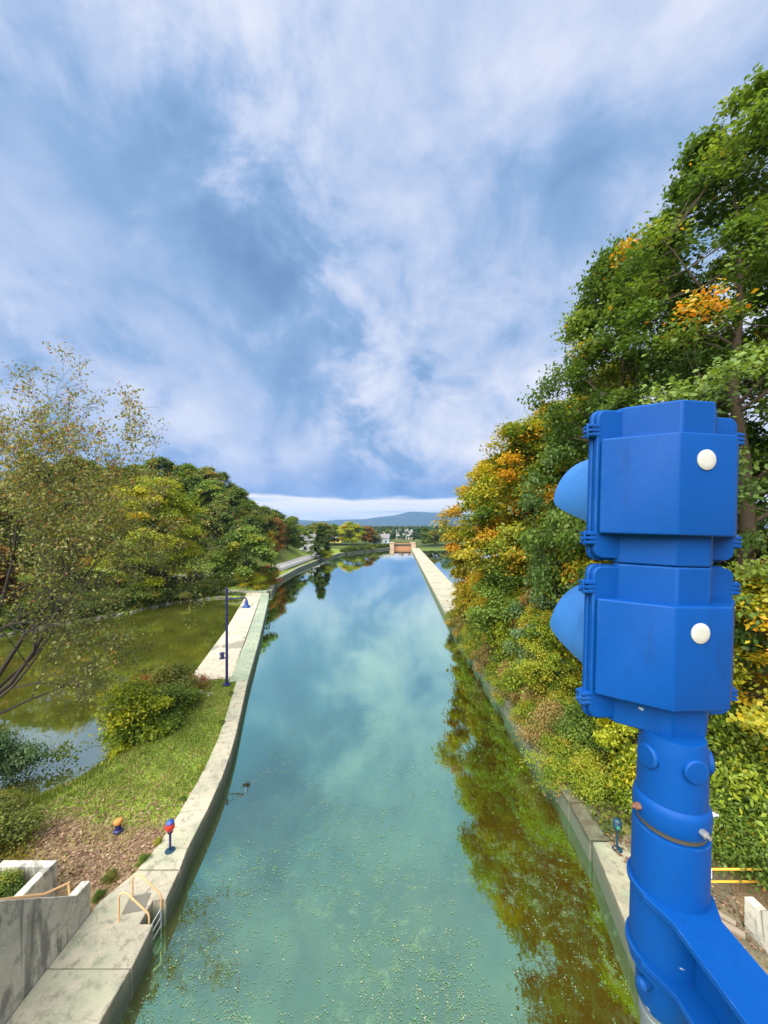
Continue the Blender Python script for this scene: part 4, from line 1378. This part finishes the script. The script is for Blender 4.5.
shrub('pond_bush', shr[0], (-15.2, 13.2, 0.5), 'olive and yellow bush above the weedy corner of the stair walls', 'bush', rz=0.3, sc=(0.95, 0.8, 0.5), leafm=L_OLIVE)
shrub('pond_bush', shr[1], (-13.3, 12.2, 0.7), 'dark olive bush just behind the L-shaped parapet', 'bush', rz=0.8, sc=(0.95, 0.9, 0.6), leafm=L_OLIVE)
shrub('weed', shr[2], (-10.6, 10.15, 0.95), 'small fresh green weed growing in the bed inside the L-shaped parapet', 'weed', sc=(0.45, 0.4, 0.42), leafm=L_GREEN)

for (x, y, s_, lm) in [(-7.75, 11.9, 0.16, L_GREEN), (-7.68, 12.6, 0.13, L_SHRUB), (-8.3, 10.75, 0.14, L_GREEN), (-7.95, 14.6, 0.12, L_GREEN), (-8.1, 16.4, 0.14, L_SHRUB), (-8.9, 20.3, 0.15, L_GREEN), (-9.9, 23.9, 0.16, L_GREEN), (-8.35, 11.3, 0.18, L_OLIVE)]:
    shrub('weed', shr[int(y) % 3], (x, y, 0.74), 'small weed sprouting along the inner edge of the lock wall', 'weed', 'weeds along the lock wall edge', rz=x * 7, sc=(s_ * 0.7, s_ * 0.6, s_ * 0.7), leafm=lm)
# ------------------------------------------------------------------ grass, litter, floating flakes
def on_spit(n, rng):
    xs = rng.uniform(-16, -7, n * 3); ys = rng.uniform(11, 26.6, n * 3)
    inner = np.interp(ys, [10.3, 11.6, 12.4, 15.9, 19.2, 23.7, 26], [-8.5, -7.8, -7.6, -7.88, -8.55, -9.75, -10.4])
    ok = (xs < inner) & (land_height(xs, ys) > 0.05)
    return xs[ok][:n], ys[ok][:n]
rng = np.random.default_rng(33)
xs, ys = on_spit(60000, rng)
n = len(xs)
zz = land_height(xs, ys)
h = 0.04 + 0.075 * rng.random(n)
h *= 1 + 1.0 * (dist_line(xs, ys, POND, True) < 1.2)
an = rng.random(n) * PI
wd = 0.016 + 0.02 * rng.random(n)
le = rng.normal(size=(n, 2)) * 0.05
V = np.stack([np.stack([xs - wd * np.cos(an), ys - wd * np.sin(an), zz - 0.02], 1),
              np.stack([xs + wd * np.cos(an), ys + wd * np.sin(an), zz - 0.02], 1),
              np.stack([xs + le[:, 0], ys + le[:, 1], zz + h], 1)], 1).reshape(-1, 3)
dry = np.clip(sstep(ys, 15.5, 12) * 0.5 + 0.40 + 0.22 * rng.normal(size=n) + 0.16 * np.sin(xs * 1.1) * np.sin(ys * 0.9) + 0.16 * np.sin(xs * 2.7 + ys * 1.1) * np.sin(ys * 2.1 - xs), 0, 1)
keep = rng.random(n) > np.clip(0.85 * sstep(ys, 15.5, 11.8) + 0.45 * (np.sin(xs * 1.9 + 1.3 * np.sin(ys * 1.1)) * np.sin(ys * 2.3 + np.sin(xs * 1.4)) > 0.35), 0, 0.95)
idx = np.repeat(keep, 3)
F = np.arange(3 * keep.sum()).reshape(-1, 3)
o = bpy.data.objects.new('grass', numpy_mesh('grass', V[idx], F, L_GRASS, np.repeat(dry, 3)[idx])); COL.objects.link(o)
tag(o, 'short patchy grass covering the spit between pond and canal', 'grass', kind='stuff')

xs, ys = on_spit(20000, rng)
hp = 0.5 + 0.5 * np.sin(xs * 1.9 + 1.3 * np.sin(ys * 1.1)) * np.sin(ys * 2.3 + np.sin(xs * 1.4))
keep = rng.random(len(xs)) < 0.04 + (0.15 + 0.85 * hp) * sstep(ys, 16.0, 12)
xs, ys = xs[keep], ys[keep]
x2 = rng.uniform(7.6, 10.2, 900); y2 = rng.uniform(8, 12.9, 900)
xs = np.concatenate([xs, x2]); ys = np.concatenate([ys, y2])
zz = np.maximum(land_height(xs, ys), np.where(xs > 6, 0.82, 0)) + 0.02 + 0.02 * rng.random(len(xs))
ln = 0.10 * (0.6 + 0.8 * rng.random(len(xs)))
V, F, T = leaf_quads(rng, np.stack([xs, ys, zz], 1), ln, ln * 0.7, rng.random(len(xs)), 3.0)
o = bpy.data.objects.new('fallen_leaves', numpy_mesh('fallen_leaves', V, F, L_LITTER, T)); COL.objects.link(o)
tag(o, 'brown fallen leaves scattered over the bare ground and path', 'fallen leaves', kind='stuff')

# duckweed rafts: small flakes gathered in ragged clusters
rng = np.random.default_rng(55)
pts = []
for _ in range(6500):
    y = 8.3 + 15 * rng.random() ** 1.6
    xx = rng.uniform(-6.0, 6.6)
    wgt = (1.0 if xx < 2.5 else 0.3) * (1 if y < 14 else 0.5)
    wgt *= 0.25 + 1.1 * max(0, math.sin(xx * 0.9 + 0.5 * math.sin(y * 0.8)) * math.sin(y * 0.75 + xx * 0.3 + 1.0) + 0.35)
    if rng.random() > wgt: continue
    k = int(rng.integers(3, 16))
    cc = np.cumsum(rng.normal(size=(k, 2)) * 0.055, 0)
    pts.append(np.stack([xx + cc[:, 0], y + cc[:, 1]], 1))
P2 = np.concatenate(pts)
s1 = np.stack([rng.uniform(-14, 7.2, 2600), 8.3 + 45 * rng.random(2600) ** 1.4], 1)
s2 = np.stack([rng.uniform(-36, -14, 1500), rng.uniform(16, 58, 1500)], 1)
P2 = np.concatenate([P2, s1, s2])
ok = in_poly(P2[:, 0], P2[:, 1], CANAL) | in_poly(P2[:, 0], P2[:, 1], POND)
P2 = P2[ok]
n = len(P2)
ln = 0.0185 * (0.5 + rng.random(n) ** 3 * 2.2)
V, F, T = leaf_quads(rng, np.stack([P2[:, 0], P2[:, 1], 0.009 + 0.005 * rng.random(n)], 1), ln, ln * 0.8, np.clip(rng.normal(size=n) * 0.3 + 0.45, 0, 1), 60.0)
o = bpy.data.objects.new('duckweed', numpy_mesh('duckweed', V, F, L_FLOAT, T)); COL.objects.link(o)
tag(o, 'pale green flecks of weed floating on the canal and pond', 'duckweed', kind='stuff')

# ================================================================== lamp post, bollards, marker signals, ladder, barrier
lp = empty('lamp_post', (-10.75, 25.3, 0.78), 'tall navy lamp post with a bell shade at the near end of the pier', 'street lamp')
mb = MB(); mb.box(0, 0, 0.03, 0.42, 0.42, 0.06)
for sx in (-1, 1):
    for sy in (-1, 1): mb.lathe([(0.025, 0.06), (0.025, 0.11)], sx * 0.16, sy * 0.16, 6)
mb.build('base_plate', M_NAVY, lp, bevel=0.008)
mb = MB(); mb.tube([(0, 0, 0.05), (0, 0, 3.3), (0, 0, 6.55)], [0.09, 0.085, 0.075], 12); mb.lathe([(0.085, 6.55), (0.085, 6.6), (0.03, 6.66)], 0, 0, 12)
mb.build('pole', M_NAVY, lp)
mb = MB(); mb.tube([(0.0, 0, 5.85), (1.2, 0, 5.95), (1.3, 0, 5.93), (1.34, 0, 5.82)], 0.055, 8)
mb.build('arm', M_NAVY, lp)
mb = MB(); mb.tube([(0.02, 0, 6.5), (1.15, 0, 5.98)], 0.022, 6)
mb.build('stay_rod', M_NAVY, lp)
mb = MB(); mb.lathe([(0.05, 5.84), (0.09, 5.78), (0.10, 5.62), (0.16, 5.46), (0.28, 5.32), (0.29, 5.29), (0.25, 5.31), (0.12, 5.5)], 1.34, 0, 20)
mb.build('lamp_shade', M_LAMPBLUE, lp)
mb = MB(); mb.lathe([(0.02, 5.28), (0.09, 5.33), (0.10, 5.42), (0.05, 5.5)], 1.34, 0, 12)
mb.build('bulb', M_SIGN, lp)

def bollard(loc, r, h, mtop, mbase, label):
    e = empty('bollard', loc, label, 'bollard', 'mooring bollards on the spit and pier')
    mb = MB(); mb.lathe([(r * 1.25, 0), (r * 1.25, 0.05), (r * 0.85, 0.08), (r * 0.8, h * 0.62)], 0, 0, 18)
    mb.build('post', mbase, e)
    mb = MB(); mb.lathe([(r * 0.8, h * 0.60), (r * 1.15, h * 0.70), (r * 1.2, h * 0.86), (r * 1.0, h * 0.97), (r * 0.5, h)], 0, 0, 18)
    mb.build('cap', mtop, e)
    return e
bollard((-9.45, 13.15, 0.72), 0.115, 0.42, M_ORANGE, M_NAVY, 'orange-topped bollard in the dry grass')
M_PINK = plain('faded_pink_cap_paint', (0.66, 0.42, 0.36), 0.6)
M_PURPLE = plain('purple_navy_paint', (0.05, 0.02, 0.20), 0.5)
bollard((-11.75, 23.6, 0.70), 0.13, 0.42, M_PINK, M_PURPLE, 'purple bollard with a pale top on bare earth near the pier')
bollard((-13.3, 30.4, 0.775), 0.18, 0.50, M_NAVY, M_NAVY, 'dark navy bollard standing on the pier slab')
mb = MB(); mb.prism([(-12.3, 23.3), (-11.3, 23.1), (-11.1, 24.1), (-12.1, 24.3)], 0.5, 0.80)
tag(mb.build('bollard_pad', M_SLAB, bevel=0.03), 'sandy concrete pad under the purple bollard', 'concrete pad')

def marker(loc, mhead, mpole, rz, label, hs=1.0):
    e = empty('marker_signal', loc, label, 'marker signal', None, rz)
    mb = MB(); mb.lathe([(0.16, 0), (0.16, 0.02), (0.05, 0.035)], 0, 0, 16); mb.build('base_plate', M_TEAL, e)
    mb = MB(); mb.tube([(0, 0, 0.02), (0, 0, 0.62)], 0.035, 10); mb.build('pole', mpole, e)
    mb = MB(); mb.lathe([(0.04, 0.56), (0.085, 0.62), (0.095, 0.70)], 0, 0, 14); mb.build('socket', mpole, e)
    mb = MB(); mb.lathe([(0.105, 0.70), (0.135, 0.76), (0.14, 0.84), (0.115, 0.92)], 0, 0, 18)
    hd = mb.build('head', mhead, e)
    mb = MB(); mb.lathe([(0.06, 0.0), (0.05, 0.03), (0.02, 0.04)], 0, 0, 14, mtx=Matrix.Translation((0, -0.12, 0.80)) @ Matrix.Rotation(PI / 2, 4, 'X'))
    mb.build('lens', M_GLASS_R if mhead is M_RED else M_GLASS_G, hd)
    mb = MB(); mb.lathe([(0.12, 0.915), (0.125, 0.95), (0.09, 1.0), (0.03, 1.02)], 0, 0, 18); mb.build('cap', M_LAMPBLUE if mhead is M_RED else M_TEAL, e)
    return e
marker((-7.08, 12.25, 0.81), M_RED, M_NAVY, 0.3, 'short navy post with a red signal head on the ladder side lock wall')
marker((7.75, 12.3, 0.82), M_TEAL, M_TEAL, -0.3, 'short post with a dark teal head on the mossy lock wall by the path')

# boarding ladder in its recess
ld = empty('boarding_ladder', (-6.5, 10.35, 0.8), 'galvanised ladder with two faded orange hoop rails in the lock wall recess', 'ladder')
for y in (-0.27, 0.27):
    mb = MB(); mb.tube([(-0.72, y, -0.02), (-0.72, y, 0.62), (-0.69, y, 0.72), (-0.60, y, 0.77), (-0.50, y, 0.74), (0.06, y, 0.22), (0.10, y, 0.12), (0.10, y, -0.25)], 0.024, 8)
    mb.build('hoop_rail', M_PALE_O, ld)
    mb = MB(); mb.tube([(0.10, y, -0.2), (0.10, y, -1.6)], 0.022, 6); mb.build('side_rail', M_RUNG, ld)
for k in range(5):
    mb = MB(); mb.tube([(0.10, -0.27, -0.22 - 0.24 * k), (0.10, 0.27, -0.22 - 0.24 * k)], 0.015, 6); mb.build('rung', M_RUNG, ld)
mb = MB(); mb.box(-7.05, 10.55, 0.797, 0.55, 0.50, 0.02, 0.2)
tag(mb.build('cover_plate', plain('weathered_steel_plate', (0.16, 0.15, 0.12), 0.8)), 'dark weathered plate set in the walkway behind the ladder hoops', 'cover plate')

# yellow barrier with a white sign
yb = empty('barrier', (9.35, 10.75, 0.82), 'yellow two-rail pipe barrier carrying a small white sign across the dirt path', 'barrier')
for x in (0.0, 1.7):
    mb = MB(); mb.tube([(x, 0, -0.1), (x, 0, 0.80)], 0.035, 8); mb.build('post', M_YEL, yb)
for z in (0.40, 0.76):
    mb = MB(); mb.tube([(-0.35, 0.005, z), (1.75, 0.005, z)], 0.03, 8); mb.build('rail', M_YEL, yb)
mb = MB(); mb.box(-0.08, -0.05, 0.68, 0.42, 0.015, 0.27); sg = mb.build('sign', M_SIGN, yb)
mb = MB()
for k in range(3): mb.box(-0.14 + 0.05 * k, -0.0605, 0.745, 0.035, 0.004, 0.05)
for k in range(8): mb.box(-0.235 + 0.044 * k, -0.0605, 0.635, 0.03, 0.004, 0.04)
mb.build('lettering', M_INK, sg)
for i, (x, y, rz, lab) in enumerate([(9.25, 10.15, 0.9, 'upper of the two pale timber offcuts lying by the wing wall'), (9.2, 9.85, 0.75, 'lower of the two pale timber offcuts lying by the wing wall')]):
    mb = MB(); mb.box(0, 0, 0.05, 0.60, 0.14, 0.10)
    o = mb.build('timber_offcut', plain('weathered_timber', (0.24, 0.20, 0.15), 0.9), bevel=0.01)
    o.location = (x, y, 0.815); o.rotation_euler = (0, 0, -rz)
    tag(o, lab, 'timber')

# ================================================================== the blue traffic signal beside the camera
SX, SY = 0.666, 0.89          # signal axis, door plane (camera distance)
sig = empty('traffic_signal', (SX, SY, EYE), 'large blue two-section traffic signal seen from behind on a bracket arm', 'traffic signal')
sig.rotation_euler = (0, math.radians(1.6), 0)
# local frame: x across, y away from the camera (0 = back of the doors), z from eye level
def rrect(x0, x1, z0, z1, r, n=5):
    pts = []
    for cx, cz, a0 in ((x1 - r, z1 - r, 0), (x0 + r, z1 - r, 90), (x0 + r, z0 + r, 180), (x1 - r, z0 + r, 270)):
        for k in range(n + 1):
            a = math.radians(a0 + 90 * k / n)
            pts.append((cx + r * math.cos(a), cz + r * math.sin(a)))
    return pts
def slab_xz(mb, pts, y0, y1):
    n = len(pts)
    vs = [(x, y0, z) for x, z in pts] + [(x, y1, z) for x, z in pts]
    fs = [tuple(range(n)), tuple(range(n, 2 * n))[::-1]] + [(i, n + i, n + (i + 1) % n, (i + 1) % n) for i in range(n)]
    mb.add(vs, fs)
for (zt, zb, bt, bb) in ((0.277, -0.0845, 0.200, -0.017), (-0.0860, -0.4555, -0.166, -0.386)):
    zm = (zt + zb) / 2
    mb = MB()
    # inner hull
    mb.prism([(-0.126, 0.0), (-0.118, -0.022), (-0.040, -0.090), (0.038, -0.090), (0.118, -0.022), (0.126, 0.0)], zb, zt)
    ho = mb.build('housing', M_BLUE, sig, bevel=0.004)
    ho.rotation_euler.z = math.radians(6)
    mb = MB()
    slab_xz(mb, rrect(-0.181, 0.181, zb + 0.010, zt - 0.007, 0.022), -0.016, -0.001)
    mb.build('rear_flange', M_BLUE, ho, bevel=0.003)
    mb = MB()
    mb.prism([(-0.176, -0.0195), (-0.174, -0.026), (-0.066, -0.114), (0.066, -0.114), (0.174, -0.026), (0.176, -0.0195)], bb, bt)
    mb.build('bulge', M_BLUE, ho, bevel=0.005, seg=3)
    mb = MB()
    dz_ = 0.143 if zt > 0 else -0.221
    mb.lathe([(0.0215, 0), (0.0215, 0.002), (0.019, 0.0035), (0.010, 0.004)], 0, 0, 28, mtx=Matrix.Translation((-0.006 if zt > 0 else -0.009, -0.114, dz_)) @ Matrix.Rotation(PI / 2, 4, 'X'))
    mb.build('plug', M_WHITE, ho)
    mb = MB()
    slab_xz(mb, rrect(-0.184, 0.184, zb + 0.004, zt - 0.003, 0.022), 0.0, 0.013)
    dr_ = mb.build('door', M_BLUE, sig, bevel=0.004)
    dr_.rotation_euler.z = math.radians(6)
    for sx in (-1, 1):
        for lz in (zt - 0.056, zb + 0.056):
            mb = MB()
            for q in (-0.010, 0.0, 0.010):
                mb.box(sx * 0.187, -0.003, lz + q, 0.026, 0.028, 0.0065)
            mb.box(sx * 0.183, -0.002, lz, 0.018, 0.026, 0.030)
            mb.tube([(sx * 0.198, -0.006, lz - 0.017), (sx * 0.198, -0.006, lz + 0.017)], 0.004, 8)
            mb.box(sx * 0.203, -0.006, lz - 0.002, 0.012, 0.005, 0.005)
            mb.build('latch', M_BLUE, dr_, bevel=0.0012)
    # lens and visor on the far side
    mb = MB()
    mb.lathe([(0.150, 0), (0.145, 0.01), (0.10, 0.025), (0.03, 0.032)], 0, 0, 28, mtx=Matrix.Translation((0, 0.0135, zm)) @ Matrix.Rotation(-PI / 2, 4, 'X'))
    mb.build('lens', M_GLASS_R if zt > 0 else M_GLASS_G, dr_)
    mb = MB()
    vs, fs = [], []
    N, K = 56, 8
    def vlen(a):          # a = 0 at the top; the tunnel is cut away below
        c = math.cos(a)
        s = min(1, max(0, (c + 0.55) / 0.65))
        return 0.022 + 0.188 * (s * s * (3 - 2 * s))
    for layer, rad in ((0, 0.150), (1, 0.146)):
        for k in range(K + 1):
            for i in range(N):
                a = 2 * PI * i / N
                y = 0.011 + vlen(a) * k / K
                r_ = rad * (1 - 0.03 * k / K)
                vs.append((r_ * math.sin(a), y, zm - 0.034 + r_ * math.cos(a)))
    per = (K + 1) * N
    for k in range(K):
        for i in range(N):
            j = (i + 1) % N
            fs.append((k * N + i, k * N + j, (k + 1) * N + j, (k + 1) * N + i))
            fs.append((per + k * N + j, per + k * N + i, per + (k + 1) * N + i, per + (k + 1) * N + j))
    for i in range(N):
        j = (i + 1) % N
        fs.append((K * N + i, K * N + j, per + K * N + j, per + K * N + i))
    mb.add(vs, fs, True)
    mb.build('visor', M_VISOR, dr_, angle=60)
# mounting column under the housing
CY = -0.070
CX = -0.014
mb = MB()
mb.lathe([(0.058, -0.452), (0.061, -0.470), (0.063, -0.49), (0.064, -0.60)], CX, CY, 40)
sf = mb.build('slipfitter', M_BLUE, sig)
for ph_ in (-80, 0, 66, 180):
    a = math.radians(ph_)
    d = Vector((math.sin(a), -math.cos(a), 0))
    c = Vector((CX, CY, -0.500)) + d * 0.056
    q = d.to_track_quat('Z', 'Y').to_matrix().to_4x4()
    mb = MB(); mb.lathe([(0.025, 0), (0.025, 0.009), (0.022, 0.012), (0.008, 0.013)], 0, 0, 24, mtx=Matrix.Translation(c) @ q)
    mb.build('boss', M_BLUE, sf)
mb = MB()
mb.lathe([(0.063, -0.588), (0.068, -0.593), (0.0705, -0.603), (0.0705, -0.628), (0.068, -0.640), (0.060, -0.643)], CX, CY, 40)
cl_ = mb.build('collar', M_BLUE, sig)
for ph_, mt in ((-88, M_RUST), (8, M_STEEL), (75, M_STEEL)):
    a = math.radians(ph_)
    d = Vector((math.sin(a), -math.cos(a), 0))
    c = Vector((CX, CY, -0.617)) + d * 0.068
    q = d.to_track_quat('Z', 'Y').to_matrix().to_4x4()
    mb = MB(); mb.lathe([(0.0075, 0), (0.0075, 0.012), (0.004, 0.013), (0.004, 0.020)], 0, 0, 6, smooth=False, mtx=Matrix.Translation(c) @ q)
    mb.build('bolt', mt, cl_)
mb = MB()
mb.lathe([(0.058, -0.6425), (0.0635, -0.6435), (0.0640, -0.652), (0.058, -0.6545)], CX, CY, 40)
mb.build('gasket', plain('shadowed_gasket', (0.05, 0.047, 0.04), 0.8, scale=40), sig)  # gasket colour darkened to stand in for shade in the gap
mb = MB()
mb.lathe([(0.060, -0.6545), (0.0695, -0.656), (0.070, -0.66), (0.070, -0.965), (0.06, -0.97)], CX, CY, 44)
sl = mb.build('sleeve', M_BLUE, sig)
# bracket: two collar plates and a channel arm running back towards the bridge rail
ZT, ZB = -0.792, -0.935
arm_x0, arm_x1 = CX - 0.056, CX + 0.044
yend = -SY - 0.25
br = MB()
for zc_, th_ in ((ZT, 0.012), (ZB, 0.012)):
    vs_top = []
    outl = []
    for k in range(0, 33):
        a = math.radians(200 - 220 * k / 32)          # round the far side of the sleeve
        outl.append((CX + 0.077 * math.cos(a), CY + 0.077 * math.sin(a)))
    w0 = arm_x0 if zc_ == ZT else arm_x0 + 0.008
    poly = [(w0, yend)] + [(w0, CY - 0.085)] + [(CX - 0.077, CY - 0.030)] + outl + [(CX + 0.074, CY - 0.028), (arm_x1 + 0.002, CY - 0.08), (arm_x1, yend)]
    br.prism(poly, zc_ - th_ / 2, zc_ + th_ / 2)
br.box((arm_x0 + arm_x1) / 2 + 0.018, (yend + CY - 0.05) / 2, (ZT + ZB) / 2, 0.014, abs(yend - CY + 0.05), ZT - ZB - 0.0125)
br.build('bracket_arm', M_BLUE, sig, bevel=0.003)
mb = MB()
mb.lathe([(0.050, -0.969), (0.053, -0.975), (0.052, -1.05), (0.046, -1.06)], CX, CY + 0.005, 32)
mb.build('lower_sleeve', M_BLUE, sig)
mb = MB()
mb.lathe([(0.042, -1.06), (0.042, -1.075), (0.045, -1.077), (0.045, -1.09), (0.041, -1.092), (0.041, -1.60)], CX, CY + 0.005, 32)
mb.build('conduit', M_GREY, sig)
a = math.radians(-75)
d = Vector((math.sin(a), -math.cos(a), 0))
mb = MB(); mb.lathe([(0.012, 0), (0.012, 0.02), (0.007, 0.025)], 0, 0, 12, mtx=Matrix.Translation(Vector((CX, CY, -0.99)) + d * 0.050) @ d.to_track_quat('Z', 'Y').to_matrix().to_4x4())
mb.build('bolt', M_BLUE, sig)
print('objects', len(scene.objects))
